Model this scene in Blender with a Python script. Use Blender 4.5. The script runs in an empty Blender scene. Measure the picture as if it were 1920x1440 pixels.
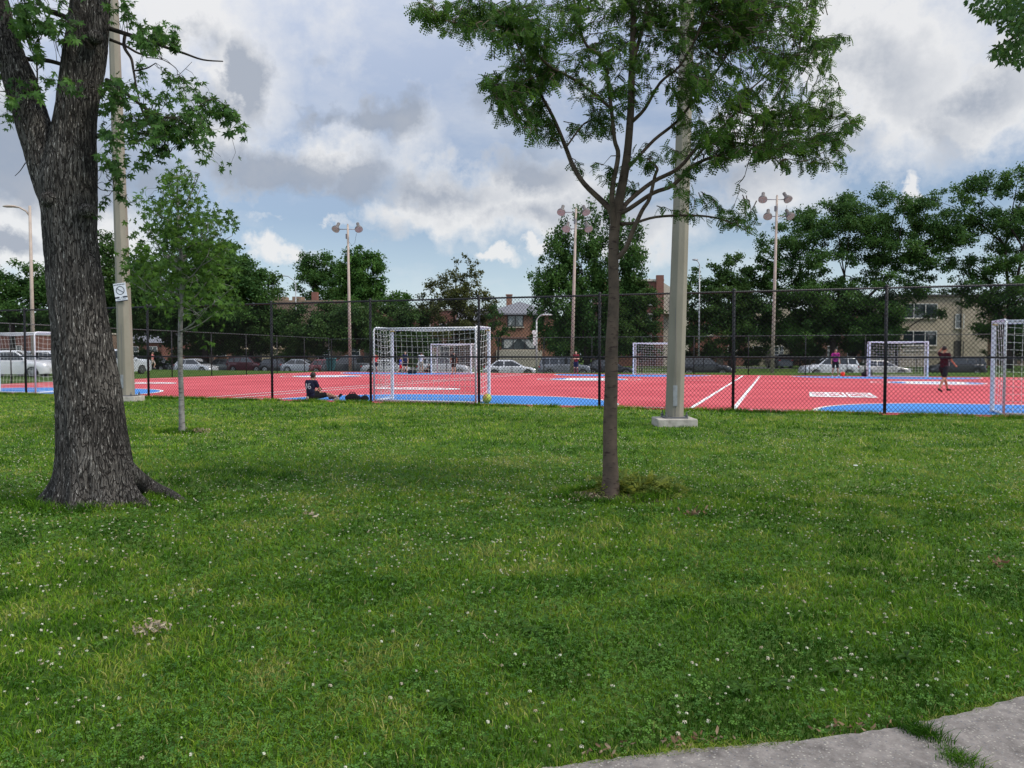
import bpy, math, random
import numpy as np
from mathutils import Vector, Matrix, Quaternion
rng = np.random.default_rng(7); random.seed(7)
R = math.radians; PI = math.pi
scene = bpy.context.scene; col = scene.collection

# ------------------------------------------------------------------ camera
FPX = 1440.0; PITCH = math.atan(55/1440.0); EYE = 1.45
ct, st = math.cos(PITCH), math.sin(PITCH)
cam_d = bpy.data.cameras.new('camera'); cam = bpy.data.objects.new('camera', cam_d); col.objects.link(cam)
cam_d.sensor_width = 36; cam_d.lens = 36*FPX/1920; cam_d.clip_start = .05; cam_d.clip_end = 3000
cam.location = (0, 0, EYE); cam.rotation_euler = (PI/2-PITCH, 0, 0)
scene.camera = cam

# ------------------------------------------------------------------ sky + sun
SUN_AZ = R(112); SUN_EL = R(47)           # azimuth from +Y towards +X
world = bpy.data.worlds.new('World'); scene.world = world; world.use_nodes = True
def px_dir(x, y):
    a = (x-960)/FPX; b = (720-y)/FPX
    d = Vector((a, ct+b*st, -st+b*ct)).normalized()
    return math.atan2(d.x, d.y), math.asin(d.z)
def build_world():
    nt = world.node_tree; N = nt.nodes; L = nt.links; N.clear()
    def node(t, **k):
        n = N.new(t)
        for a, b in k.items(): setattr(n, a, b)
        return n
    def M(op, a, b=None, c=None, clamp=False):
        n = node('ShaderNodeMath', operation=op, use_clamp=clamp)
        for i, v in enumerate((a, b, c)):
            if v is None: continue
            if isinstance(v, (int, float)): n.inputs[i].default_value = v
            else: L.new(v, n.inputs[i])
        return n.outputs[0]
    out = node('ShaderNodeOutputWorld'); bg = node('ShaderNodeBackground')
    sky = node('ShaderNodeTexSky', sky_type='NISHITA', sun_disc=False, sun_elevation=SUN_EL, sun_rotation=SUN_AZ)
    sky.dust_density = .3; sky.ozone_density = 2.0; sky.air_density = 1.0
    tc = node('ShaderNodeTexCoord'); D = tc.outputs['Generated']
    sep = node('ShaderNodeSeparateXYZ'); L.new(D, sep.inputs[0])
    X, Y, Z = sep.outputs
    az = M('ARCTAN2', X, Y); el = M('ARCSINE', Z)
    comb = node('ShaderNodeCombineXYZ'); L.new(az, comb.inputs[0]); L.new(el, comb.inputs[1])
    # domain warp
    n1 = node('ShaderNodeTexNoise', noise_dimensions='3D'); n1.inputs['Scale'].default_value = 9; n1.inputs['Detail'].default_value = 8; n1.inputs['Roughness'].default_value = .62
    L.new(D, n1.inputs['Vector'])
    def vm(op, a, b):
        n = node('ShaderNodeVectorMath', operation=op)
        for i, v in enumerate((a, b)):
            if isinstance(v, tuple): n.inputs[i].default_value = v
            else: L.new(v, n.inputs[i])
        return n.outputs[0]
    warp = vm('MULTIPLY', vm('SUBTRACT', n1.outputs['Color'], (.5, .5, .5)), (.16, .10, 0))
    n1b = node('ShaderNodeTexNoise'); n1b.inputs['Scale'].default_value = 34; n1b.inputs['Detail'].default_value = 6; n1b.inputs['Roughness'].default_value = .6; L.new(D, n1b.inputs['Vector'])
    P = vm('ADD', vm('ADD', comb.outputs[0], warp), vm('MULTIPLY', vm('SUBTRACT', n1b.outputs['Color'], (.5, .5, .5)), (.045, .035, 0)))
    def blobs(lst):
        acc = None
        for (x, y, rx, ry, s) in lst:
            a, e = px_dir(x, y)
            q = vm('MULTIPLY', vm('SUBTRACT', P, (a, e, 0)), (FPX/rx, FPX/ry, 0))
            ln = node('ShaderNodeVectorMath', operation='LENGTH'); L.new(q, ln.inputs[0])
            v = M('MULTIPLY', M('SUBTRACT', 1.35, ln.outputs['Value'], clamp=False), s)
            v = M('MAXIMUM', v, 0)
            acc = v if acc is None else M('MAXIMUM', acc, v)
        return acc
    dark = blobs([(530,325,120,48,1.1),(650,340,85,48,1.1),(735,230,58,52,1.1),(690,240,50,30,.9),(600,228,60,20,.7),(455,150,44,80,1.0),(395,190,70,50,.8),
                  (395,60,45,45,.5),(905,185,90,40,.55),(850,365,150,30,.5),(990,325,120,40,.75),(1010,400,110,30,.5),
                  (60,300,190,80,1.0),(20,460,55,22,.85),(1650,150,130,90,.5),(1560,260,110,50,.5),(1780,240,60,50,.4),
                  (1890,160,80,60,.45),(1210,400,120,60,.4),(290,330,90,40,.6),(1000,270,60,40,.35),(1400,330,120,50,.45),(590,120,40,20,.35)])
    light = blobs([(590,300,180,80,.8),(760,240,100,90,.6),(430,140,130,170,.8),(980,375,230,90,.8),(860,410,170,40,.6),(60,430,200,90,1.1),
                   (1650,140,200,170,1.0),(1500,240,180,90,.6),(520,482,90,24,.8),(935,492,45,16,.9),(1010,470,35,18,.8),(590,428,90,10,.5),
                   (1210,430,150,60,.7),(1688,345,22,40,1.),(1880,170,110,90,.9),(1300,-220,900,260,.5),(250,-50,420,240,.7),(1450,360,160,60,.6)])
    n2 = node('ShaderNodeTexNoise'); n2.inputs['Scale'].default_value = 4.5; n2.inputs['Detail'].default_value = 9; n2.inputs['Roughness'].default_value = .6
    mp = node('ShaderNodeMapping'); mp.inputs['Scale'].default_value = (1, 1, 2.2); L.new(D, mp.inputs[0]); L.new(mp.outputs[0], n2.inputs['Vector'])
    nz = n2.outputs['Fac']
    fine = M('MULTIPLY', M('SUBTRACT', n1.outputs['Fac'], .5), 1.2)
    # generic cloud cover away from the part of sky the photograph shows (behind, above)
    gen = M('MULTIPLY', M('SUBTRACT', nz, .47), 3.2, clamp=True)
    up = M('MULTIPLY', M('SUBTRACT', el, .50), 4, clamp=True)
    back = M('MULTIPLY', M('SUBTRACT', .55, Y), 4, clamp=True)
    away = M('MAXIMUM', up, back)
    lm = M('MULTIPLY', M('SUBTRACT', M('MULTIPLY_ADD', fine, 1.7, light), .22), 1.9, clamp=True)
    lm = M('MAXIMUM', lm, M('MULTIPLY', gen, away))
    lm = M('MAXIMUM', lm, M('MULTIPLY', M('MULTIPLY', M('SUBTRACT', nz, .50), 5.0, clamp=True), .40))
    dm = M('MULTIPLY', M('SUBTRACT', M('MULTIPLY_ADD', fine, 1.4, dark), .16), 1.6, clamp=True)
    dm = M('SMOOTH_MIN', dm, 1.0, .1)
    dm = M('MAXIMUM', dm, M('MULTIPLY', M('MULTIPLY', M('SUBTRACT', gen, .5), 1.2, clamp=True), away))
    sc = node('ShaderNodeVectorMath', operation='SCALE'); L.new(sky.outputs[0], sc.inputs[0]); sc.inputs['Scale'].default_value = SKY_STR
    # a thin pale veil high up, as in the photograph
    def mix(f, a, b):
        n = node('ShaderNodeMix', data_type='RGBA'); 
        if isinstance(f, float): n.inputs[0].default_value = f
        else: L.new(f, n.inputs[0])
        for i, v in ((6, a), (7, b)):
            if isinstance(v, tuple): n.inputs[i].default_value = (*v, 1)
            else: L.new(v, n.inputs[i])
        return n.outputs[2]
    veil = M('MULTIPLY', M('SUBTRACT', el, .06), 2.6, clamp=True)
    lowf = M('SUBTRACT', 1.0, M('MULTIPLY', el, 6.0), clamp=True)
    base = mix(M('MULTIPLY', lowf, .85), sc.outputs[0], (.72, .85, .95))
    leftf = M('MULTIPLY', M('SUBTRACT', .25, az), 1.4, clamp=True)
    base = mix(M('MULTIPLY', M('MULTIPLY', veil, .85), M('MULTIPLY_ADD', leftf, .35, .65)), base, (.70, .78, .96))
    c = mix(M('MULTIPLY', lm, .86), base, (.88, .875, .87))
    c = mix(M('MULTIPLY', dm, .86), c, (.335, .385, .475))
    # boost added to the unseen sky overhead and behind, to lift the ambient light
    br = node('ShaderNodeVectorMath', operation='SCALE'); L.new(c, br.inputs[0]); L.new(M('MULTIPLY_ADD', M('MULTIPLY', M('MULTIPLY', M('SUBTRACT', .35, Y), 2, clamp=True), 1.0), .9, 1.0), br.inputs['Scale']); c = br.outputs[0]
    L.new(c, bg.inputs['Color']); bg.inputs['Strength'].default_value = 1.0
    L.new(bg.outputs[0], out.inputs['Surface'])
SKY_STR = 0.10
build_world()
sun_d = bpy.data.lights.new('sun', 'SUN'); sun_d.energy = 4.0; sun_d.angle = R(16); sun_d.color = (1, .93, .82)
sun = bpy.data.objects.new('sun', sun_d); col.objects.link(sun)
sv = Vector((math.sin(SUN_AZ)*math.cos(SUN_EL), math.cos(SUN_AZ)*math.cos(SUN_EL), math.sin(SUN_EL)))
sun.rotation_euler = sv.to_track_quat('Z', 'Y').to_euler()
scene.view_settings.view_transform = 'Standard'; scene.view_settings.look = 'None'
scene.view_settings.exposure = 0.0; scene.view_settings.gamma = 1
scene.cycles.max_bounces = 6; scene.cycles.transparent_max_bounces = 8
scene.cycles.diffuse_bounces = 3; scene.cycles.glossy_bounces = 3

# ------------------------------------------------------------------ helpers: picture <-> place
def ray(x, y):
    a = (x-960)/FPX; b = (720-y)/FPX
    return Vector((a, ct+b*st, -st+b*ct))
def U(x, y, D):
    r = ray(x, y); t = D/r.y
    return Vector((r.x*t, D, EYE+r.z*t))
def G(x, y, z=0.):
    r = ray(x, y); t = (z-EYE)/r.z
    return Vector((r.x*t, r.y*t, z))
UC, US = math.cos(R(19)), math.sin(R(19))
def UV(u, v, z=0.): return Vector((u*UC+v*US, -u*US+v*UC, z))
YAW = -R(19)

def vnoise(x, y, s, seed=0):
    x = np.asarray(x)/s+1000; y = np.asarray(y)/s+1000
    xi = np.floor(x).astype(np.int64); yi = np.floor(y).astype(np.int64); fx = x-xi; fy = y-yi
    fx = fx*fx*(3-2*fx); fy = fy*fy*(3-2*fy)
    def h(i, j):
        n = (i*374761393+j*668265263+seed*2147483647) & 0xffffffff
        n = ((n ^ (n >> 13))*1274126177) & 0xffffffff
        return ((n ^ (n >> 16)) & 0xffff)/65535.
    return (h(xi, yi)*(1-fx)+h(xi+1, yi)*fx)*(1-fy)+(h(xi, yi+1)*(1-fx)+h(xi+1, yi+1)*fx)*fy
def fnoise(x, y, s, seed=0):
    return .5*vnoise(x, y, s, seed)+.3*vnoise(x, y, s*.45, seed+1)+.2*vnoise(x, y, s*.2, seed+2)

# ------------------------------------------------------------------ helpers: objects
def tag(o, label=None, cat=None, group=None, kind=None):
    if label: o['label'] = label
    if cat: o['category'] = cat
    if group: o['group'] = group
    if kind: o['kind'] = kind
    return o
def empty(name, loc, label, cat, group=None, rz=0, kind=None):
    o = bpy.data.objects.new(name, None); o.empty_display_size = .2
    col.objects.link(o); o.location = loc; o.rotation_euler = (0, 0, rz)
    return tag(o, label, cat, group, kind)
def link_mesh(name, me, mat, parent=None, smooth=False):
    if mat is not None: me.materials.append(mat)
    o = bpy.data.objects.new(name, me); col.objects.link(o)
    if parent: o.parent = parent
    if smooth: me.polygons.foreach_set('use_smooth', [True]*len(me.polygons))
    return o
def np_mesh(name, V, F, mat, parent=None, tint=None, smooth=False, origin=None):
    """V (n,3), F (m,k) uniform"""
    V = np.asarray(V, dtype=np.float32).reshape(-1, 3)
    if origin is not None: V = V-np.asarray(origin, dtype=np.float32)
    F = np.asarray(F, dtype=np.int32); m, k = F.shape
    me = bpy.data.meshes.new(name); me.vertices.add(len(V)); me.vertices.foreach_set('co', V.ravel())
    me.loops.add(m*k); me.loops.foreach_set('vertex_index', F.ravel())
    me.polygons.add(m); me.polygons.foreach_set('loop_start', np.arange(0, m*k, k, dtype=np.int32))
    me.update(calc_edges=True)
    if tint is not None:
        at = me.attributes.new('tint', 'FLOAT', 'POINT'); at.data.foreach_set('value', np.asarray(tint, dtype=np.float32))
    o = link_mesh(name, me, mat, parent, smooth)
    if origin is not None and parent is None: o.location = origin
    return o

class MB:
    def __init__(s): s.v = []; s.f = []
    def add(s, V, F):
        n = len(s.v); s.v += [tuple(p) for p in V]; s.f += [tuple(i+n for i in f) for f in F]; return s
    def box(s, c, d, rz=0, M=None):
        hx, hy, hz = d[0]/2, d[1]/2, d[2]/2
        V = [Vector((x, y, z)) for z in (-hz, hz) for y in (-hy, hy) for x in (-hx, hx)]
        rot = M if M is not None else Matrix.Rotation(rz, 3, 'Z')
        V = [rot@p+Vector(c) for p in V]
        return s.add(V, [(0, 2, 3, 1), (4, 5, 7, 6), (0, 1, 5, 4), (2, 6, 7, 3), (0, 4, 6, 2), (1, 3, 7, 5)])
    def tube(s, pts, rad, seg=8, cap=True, twist=0):
        pts = [Vector(p) for p in pts]; n = len(pts)
        if isinstance(rad, (int, float)): rad = [rad]*n
        V = []; ref = None
        for i, p in enumerate(pts):
            t = (pts[min(i+1, n-1)]-pts[max(i-1, 0)])
            t = t.normalized() if t.length > 1e-9 else Vector((0, 0, 1))
            if ref is None: ref = Vector((1, 0, 0)) if abs(t.x) < .9 else Vector((0, 1, 0))
            a = (ref-t*ref.dot(t)).normalized(); ref = a; b = t.cross(a)
            for k in range(seg):
                an = 2*PI*k/seg+twist; V.append(p+(a*math.cos(an)+b*math.sin(an))*rad[i])
        F = [(i*seg+k, i*seg+(k+1) % seg, (i+1)*seg+(k+1) % seg, (i+1)*seg+k) for i in range(n-1) for k in range(seg)]
        if cap: F += [tuple(range(seg))[::-1], tuple((n-1)*seg+k for k in range(seg))]
        return s.add(V, F)
    def lathe(s, prof, seg=16, c=(0, 0, 0), M=None):
        V = []; n = len(prof); rot = M or Matrix.Identity(3)
        for r, z in prof:
            for k in range(seg):
                a = 2*PI*k/seg; V.append(rot@Vector((r*math.cos(a), r*math.sin(a), z))+Vector(c))
        F = [(i*seg+k, i*seg+(k+1) % seg, (i+1)*seg+(k+1) % seg, (i+1)*seg+k) for i in range(n-1) for k in range(seg)]
        F += [tuple(range(seg))[::-1], tuple((n-1)*seg+k for k in range(seg))]
        return s.add(V, F)
    def ball(s, c, r, seg=12, rings=8, M=None):
        if isinstance(r, (int, float)): r = (r, r, r)
        V = [Vector((0, 0, r[2]))]; rot = M or Matrix.Identity(3)
        for i in range(1, rings):
            ph = PI*i/rings
            for k in range(seg):
                a = 2*PI*k/seg; V.append(Vector((r[0]*math.sin(ph)*math.cos(a), r[1]*math.sin(ph)*math.sin(a), r[2]*math.cos(ph))))
        V.append(Vector((0, 0, -r[2]))); V = [rot@p+Vector(c) for p in V]
        F = [(0, 1+k, 1+(k+1) % seg) for k in range(seg)]
        F += [(1+i*seg+k, 1+(i+1)*seg+k, 1+(i+1)*seg+(k+1) % seg, 1+i*seg+(k+1) % seg) for i in range(rings-2) for k in range(seg)]
        L = len(V)-1; F += [(L, 1+(rings-2)*seg+(k+1) % seg, 1+(rings-2)*seg+k) for k in range(seg)]
        return s.add(V, F)
    def prism(s, poly, y0, y1, axis='y'):
        """poly in (x,z) extruded along y, or (x,y) extruded along z"""
        n = len(poly)
        if axis == 'y': V = [(p[0], y0, p[1]) for p in poly]+[(p[0], y1, p[1]) for p in poly]
        elif axis == 'x': V = [(y0, p[0], p[1]) for p in poly]+[(y1, p[0], p[1]) for p in poly]
        else: V = [(p[0], p[1], y0) for p in poly]+[(p[0], p[1], y1) for p in poly]
        F = [tuple(range(n)), tuple(range(2*n-1, n-1, -1))]+[(i, i+n, (i+1) % n+n, (i+1) % n) for i in range(n)]
        return s.add(V, F)
    def build(s, name, mat, parent=None, smooth=False, origin=None, bevel=0):
        me = bpy.data.meshes.new(name)
        V = s.v
        if origin is not None:
            o_ = Vector(origin); V = [Vector(p)-o_ for p in V]
        me.from_pydata([tuple(p) for p in V], [], s.f); me.update()
        o = link_mesh(name, me, mat, parent, smooth)
        if origin is not None and parent is None: o.location = origin
        if bevel:
            b = o.modifiers.new('b', 'BEVEL'); b.width = bevel; b.segments = 2; b.limit_method = 'ANGLE'
        return o
def copy_tree(o, parent=None):
    c = o.copy(); col.objects.link(c); c.parent = parent
    for ch in list(o.children): copy_tree(ch, c)
    return c

# ------------------------------------------------------------------ materials
def mat_new(name):
    m = bpy.data.materials.new(name); m.use_nodes = True
    nt = m.node_tree; b = nt.nodes['Principled BSDF']; return m, nt, b
def pbr(name, c, rough=.6, metal=0, spec=.5, c2=None, scale=5, bump=0, detail=6, stretch=(1, 1, 1), contrast=1.0, bscale=None, coat=0):
    m, nt, b = mat_new(name); N, L = nt.nodes, nt.links
    b.inputs['Roughness'].default_value = rough; b.inputs['Metallic'].default_value = metal
    b.inputs['Specular IOR Level'].default_value = spec; b.inputs['Coat Weight'].default_value = coat
    if c2 is None: c2 = tuple(x*.82 for x in c)
    tc = N.new('ShaderNodeTexCoord'); mp = N.new('ShaderNodeMapping'); mp.inputs['Scale'].default_value = stretch
    L.new(tc.outputs['Object'], mp.inputs[0])
    n = N.new('ShaderNodeTexNoise'); n.inputs['Scale'].default_value = scale; n.inputs['Detail'].default_value = detail
    L.new(mp.outputs[0], n.inputs['Vector'])
    rp = N.new('ShaderNodeValToRGB'); w = .22/contrast
    rp.color_ramp.elements[0].position = .5-w; rp.color_ramp.elements[1].position = .5+w
    rp.color_ramp.elements[0].color = (*c2, 1); rp.color_ramp.elements[1].color = (*c, 1)
    L.new(n.outputs['Fac'], rp.inputs[0]); L.new(rp.outputs[0], b.inputs['Base Color'])
    if bump:
        bn = N.new('ShaderNodeBump'); bn.inputs['Strength'].default_value = bump; bn.inputs['Distance'].default_value = .02
        n3 = n
        if bscale:
            n3 = N.new('ShaderNodeTexNoise'); n3.inputs['Scale'].default_value = bscale; n3.inputs['Detail'].default_value = 4; L.new(mp.outputs[0], n3.inputs['Vector'])
        L.new(n3.outputs['Fac'], bn.inputs['Height']); L.new(bn.outputs[0], b.inputs['Normal'])
    return m
def leaf_mat(name, dark, pale_tone, trans=.35, rough=.5):
    m, nt, b = mat_new(name); N, L = nt.nodes, nt.links
    at = N.new('ShaderNodeAttribute'); at.attribute_name = 'tint'
    rp = N.new('ShaderNodeValToRGB'); rp.color_ramp.elements[0].color = (*dark, 1); rp.color_ramp.elements[1].color = (*pale_tone, 1)  # tint attribute blends between the two leaf colours
    L.new(at.outputs['Fac'], rp.inputs[0]); L.new(rp.outputs[0], b.inputs['Base Color'])
    b.inputs['Roughness'].default_value = rough; b.inputs['Specular IOR Level'].default_value = .12
    tr = N.new('ShaderNodeBsdfTranslucent'); mx = N.new('ShaderNodeMixShader'); mx.inputs[0].default_value = trans
    hs = N.new('ShaderNodeHueSaturation'); hs.inputs['Value'].default_value = 1.5; hs.inputs['Hue'].default_value = .48; L.new(rp.outputs[0], hs.inputs['Color'])
    L.new(hs.outputs[0], tr.inputs[0]); L.new(b.outputs[0], mx.inputs[1]); L.new(tr.outputs[0], mx.inputs[2])
    L.new(mx.outputs[0], N['Material Output'].inputs['Surface']); return m
def brick_mat(name, c1, c2, mortar=(.3, .28, .25), scale=1.0):
    m, nt, b = mat_new(name); N, L = nt.nodes, nt.links
    tc = N.new('ShaderNodeTexCoord')
    sep = N.new('ShaderNodeSeparateXYZ'); L.new(tc.outputs['Object'], sep.inputs[0])
    ad = N.new('ShaderNodeMath'); ad.operation = 'ADD'; L.new(sep.outputs[0], ad.inputs[0]); L.new(sep.outputs[1], ad.inputs[1])
    cb = N.new('ShaderNodeCombineXYZ'); L.new(ad.outputs[0], cb.inputs[0]); L.new(sep.outputs[2], cb.inputs[1])
    br = N.new('ShaderNodeTexBrick'); L.new(cb.outputs[0], br.inputs['Vector'])
    br.inputs['Color1'].default_value = (*c1, 1); br.inputs['Color2'].default_value = (*c2, 1); br.inputs['Mortar'].default_value = (*mortar, 1)
    br.inputs['Scale'].default_value = 1/scale; br.inputs['Brick Width'].default_value = .22; br.inputs['Row Height'].default_value = .075; br.inputs['Mortar Size'].default_value = .008
    n = N.new('ShaderNodeTexNoise'); n.inputs['Scale'].default_value = .7; n.inputs['Detail'].default_value = 5; L.new(tc.outputs['Object'], n.inputs['Vector'])
    mx = N.new('ShaderNodeMix'); mx.data_type = 'RGBA'; mx.blend_type = 'MULTIPLY'; mx.inputs[0].default_value = .7
    rp = N.new('ShaderNodeValToRGB'); rp.color_ramp.elements[0].position = .3; rp.color_ramp.elements[0].color = (.55, .55, .55, 1); rp.color_ramp.elements[1].position = .7
    L.new(n.outputs['Fac'], rp.inputs[0]); L.new(br.outputs[0], mx.inputs[6]); L.new(rp.outputs[0], mx.inputs[7]); L.new(mx.outputs[2], b.inputs['Base Color'])
    b.inputs['Roughness'].default_value = .9; return m
M_ = {}
def glass(name, c=(.02, .03, .035)):
    m, nt, b = mat_new(name); b.inputs['Base Color'].default_value = (*c, 1); b.inputs['Roughness'].default_value = .06
    b.inputs['Specular IOR Level'].default_value = .8
    n = nt.nodes.new('ShaderNodeTexNoise'); n.inputs['Scale'].default_value = 1.5; bp = nt.nodes.new('ShaderNodeBump'); bp.inputs['Strength'].default_value = .08
    nt.links.new(n.outputs[0], bp.inputs['Height']); nt.links.new(bp.outputs[0], b.inputs['Normal']); return m
M_['black_metal'] = pbr('black_vinyl_metal', (.012, .012, .014), .55, 0, .4, (.006, .006, .008), 12)
M_['galv'] = pbr('galvanised_steel', (.32, .33, .34), .5, .6, .5, (.2, .2, .21), 9)
M_['white_paint'] = pbr('white_goal_paint', (.74, .75, .80), .45, 0, .5, (.55, .56, .60), 6)
M_['net'] = pbr('net_cord', (.72, .71, .68), .8)
M_['concrete_pole'] = pbr('concrete_pole', (.225, .205, .165), .85, 0, .3, (.175, .16, .125), 3.5, .25, 10, (1, 1, .35), 1.1, 60)
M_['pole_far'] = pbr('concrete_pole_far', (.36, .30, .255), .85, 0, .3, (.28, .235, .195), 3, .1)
M_['concrete_pad'] = pbr('concrete_pad', (.42, .39, .34), .9, 0, .3, (.24, .22, .19), 9, .5)
M_['steel_dark'] = pbr('dark_plate', (.13, .13, .14), .5, .5)
M_['lamp_shell'] = pbr('lamp_shell', (.15, .135, .125), .5, .2, .3, (.09, .08, .075), 8)
M_['lamp_glass'] = pbr('lamp_lens', (.5, .5, .5), .2, .1)
M_['leaf_locust'] = leaf_mat('locust_leaf', (.015, .050, .010), (.085, .18, .026), .45)
M_['leaf_maple'] = leaf_mat('maple_leaf', (.020, .055, .018), (.085, .185, .035), .42)
M_['leaf_sapling'] = leaf_mat('young_maple_leaf', (.018, .052, .012), (.085, .175, .026), .40)
M_['leaf_far'] = leaf_mat('far_leaf', (.018, .046, .013), (.065, .125, .028), .3)
M_['leaf_far_green'] = leaf_mat('far_leaf_green', (.022, .065, .014), (.07, .15, .028), .3)
M_['leaf_far_yellow'] = leaf_mat('far_leaf_yellow', (.030, .042, .012), (.105, .115, .035), .3)
M_['leaf_far_mid'] = leaf_mat('far_leaf_mid', (.018, .052, .014), (.068, .145, .030), .32)
M_['bark_dark'] = pbr('dark_bark', (.045, .037, .03), .95, 0, .2, (.02, .016, .013), 6, .6)
M_['bark_grey'] = pbr('dead_grey_bark', (.22, .2, .18), .95, 0, .2, (.12, .11, .1), 6, .3)
M_['glass'] = glass('window_glass')
M_['car_glass'] = glass('car_glass', (.015, .018, .02))
M_['tyre'] = pbr('tyre', (.012, .012, .012), .85)
M_['rim'] = pbr('rim', (.45, .45, .47), .3, .9)
M_['white_trim'] = pbr('white_trim', (.62, .62, .60), .6)
M_['stone_trim'] = pbr('stone_trim', (.48, .44, .36), .8)
M_['roof'] = pbr('grey_shingle', (.20, .205, .23), .85, 0, .3, (.13, .135, .155), 14, .3)
M_['tar'] = pbr('dark_roof', (.06, .055, .05), .9)
M_['curtain'] = pbr('curtain', (.42, .45, .45), .9)

def bark_mat():
    m, nt, b = mat_new('furrowed_bark'); N, L = nt.nodes, nt.links
    tc = N.new('ShaderNodeTexCoord')
    def tex(kind, sc, scale, **k):
        mp = N.new('ShaderNodeMapping'); mp.inputs['Scale'].default_value = sc; L.new(tc.outputs['Object'], mp.inputs[0])
        n = N.new(kind); n.inputs['Scale'].default_value = scale
        for a, v in k.items(): n.inputs[a].default_value = v
        L.new(mp.outputs[0], n.inputs['Vector']); return n
    w = tex('ShaderNodeTexNoise', (1, 1, .35), 7, Detail=6)
    ad = N.new('ShaderNodeMixRGB'); ad.blend_type = 'ADD'; ad.inputs[0].default_value = .14
    L.new(tc.outputs['Object'], ad.inputs[1]); L.new(w.outputs['Color'], ad.inputs[2])
    mp = N.new('ShaderNodeMapping'); mp.inputs['Scale'].default_value = (1, 1, .055); L.new(ad.outputs[0], mp.inputs[0])
    v = N.new('ShaderNodeTexVoronoi'); v.feature = 'DISTANCE_TO_EDGE'; v.inputs['Scale'].default_value = 52; L.new(mp.outputs[0], v.inputs['Vector'])
    vr = N.new('ShaderNodeValToRGB'); vr.color_ramp.elements[0].position = 0; vr.color_ramp.elements[1].position = .13
    L.new(v.outputs['Distance'], vr.inputs[0])
    fl = tex('ShaderNodeTexNoise', (1, 1, .22), 60, Detail=5, Roughness=.75)
    fr = N.new('ShaderNodeValToRGB'); fr.color_ramp.elements[0].position = .56; fr.color_ramp.elements[1].position = .66; L.new(fl.outputs['Fac'], fr.inputs[0])
    big = tex('ShaderNodeTexNoise', (1, 1, .5), 4, Detail=5)
    br = N.new('ShaderNodeValToRGB'); br.color_ramp.elements[0].position = .35; br.color_ramp.elements[1].position = .7
    br.color_ramp.elements[0].color = (.045, .040, .036, 1); br.color_ramp.elements[1].color = (.138, .124, .110, 1); L.new(big.outputs['Fac'], br.inputs[0])
    m1 = N.new('ShaderNodeMixRGB'); L.new(fr.outputs[0], m1.inputs[0]); L.new(br.outputs[0], m1.inputs[1]); m1.inputs[2].default_value = (.46, .43, .39, 1)
    m2 = N.new('ShaderNodeMixRGB'); L.new(vr.outputs[0], m2.inputs[0]); m2.inputs[1].default_value = (.012, .009, .008, 1); L.new(m1.outputs[0], m2.inputs[2])
    L.new(m2.outputs[0], b.inputs['Base Color']); b.inputs['Roughness'].default_value = .92; b.inputs['Specular IOR Level'].default_value = .2
    hh = N.new('ShaderNodeMath'); hh.operation = 'MULTIPLY_ADD'; L.new(vr.outputs[0], hh.inputs[0]); hh.inputs[1].default_value = 1.0; L.new(fl.outputs['Fac'], hh.inputs[2])
    bp = N.new('ShaderNodeBump'); bp.inputs['Strength'].default_value = 1.0; bp.inputs['Distance'].default_value = .03; L.new(hh.outputs[0], bp.inputs['Height']); L.new(bp.outputs[0], b.inputs['Normal'])
    return m
M_['bark'] = bark_mat()
def smooth_bark(name, c, c2, mark, mscale=(5, 5, 16)):
    m, nt, b = mat_new(name); N, L = nt.nodes, nt.links
    tc = N.new('ShaderNodeTexCoord')
    n = N.new('ShaderNodeTexNoise'); n.inputs['Scale'].default_value = 9; n.inputs['Detail'].default_value = 8; L.new(tc.outputs['Object'], n.inputs['Vector'])
    rp = N.new('ShaderNodeValToRGB'); rp.color_ramp.elements[0].position = .35; rp.color_ramp.elements[1].position = .65
    rp.color_ramp.elements[0].color = (*c2, 1); rp.color_ramp.elements[1].color = (*c, 1); L.new(n.outputs['Fac'], rp.inputs[0])
    mp = N.new('ShaderNodeMapping'); mp.inputs['Scale'].default_value = mscale; L.new(tc.outputs['Object'], mp.inputs[0])
    n2 = N.new('ShaderNodeTexNoise'); n2.inputs['Scale'].default_value = 2.2; n2.inputs['Detail'].default_value = 5; L.new(mp.outputs[0], n2.inputs['Vector'])
    r2 = N.new('ShaderNodeValToRGB'); r2.color_ramp.elements[0].position = .58; r2.color_ramp.elements[1].position = .68; L.new(n2.outputs['Fac'], r2.inputs[0])
    mx = N.new('ShaderNodeMixRGB'); L.new(r2.outputs[0], mx.inputs[0]); L.new(rp.outputs[0], mx.inputs[1]); mx.inputs[2].default_value = (*mark, 1)
    L.new(mx.outputs[0], b.inputs['Base Color']); b.inputs['Roughness'].default_value = .85; b.inputs['Specular IOR Level'].default_value = .25
    bp = N.new('ShaderNodeBump'); bp.inputs['Strength'].default_value = .5; bp.inputs['Distance'].default_value = .01; L.new(n2.outputs['Fac'], bp.inputs['Height']); L.new(bp.outputs[0], b.inputs['Normal'])
    return m
M_['bark_locust'] = smooth_bark('locust_bark', (.10, .072, .052), (.058, .043, .032), (.03, .018, .014))
M_['bark_sapling'] = smooth_bark('pale_sapling_bark', (.21, .205, .19), (.12, .115, .105), (.03, .026, .022), (4, 4, 22))

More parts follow.
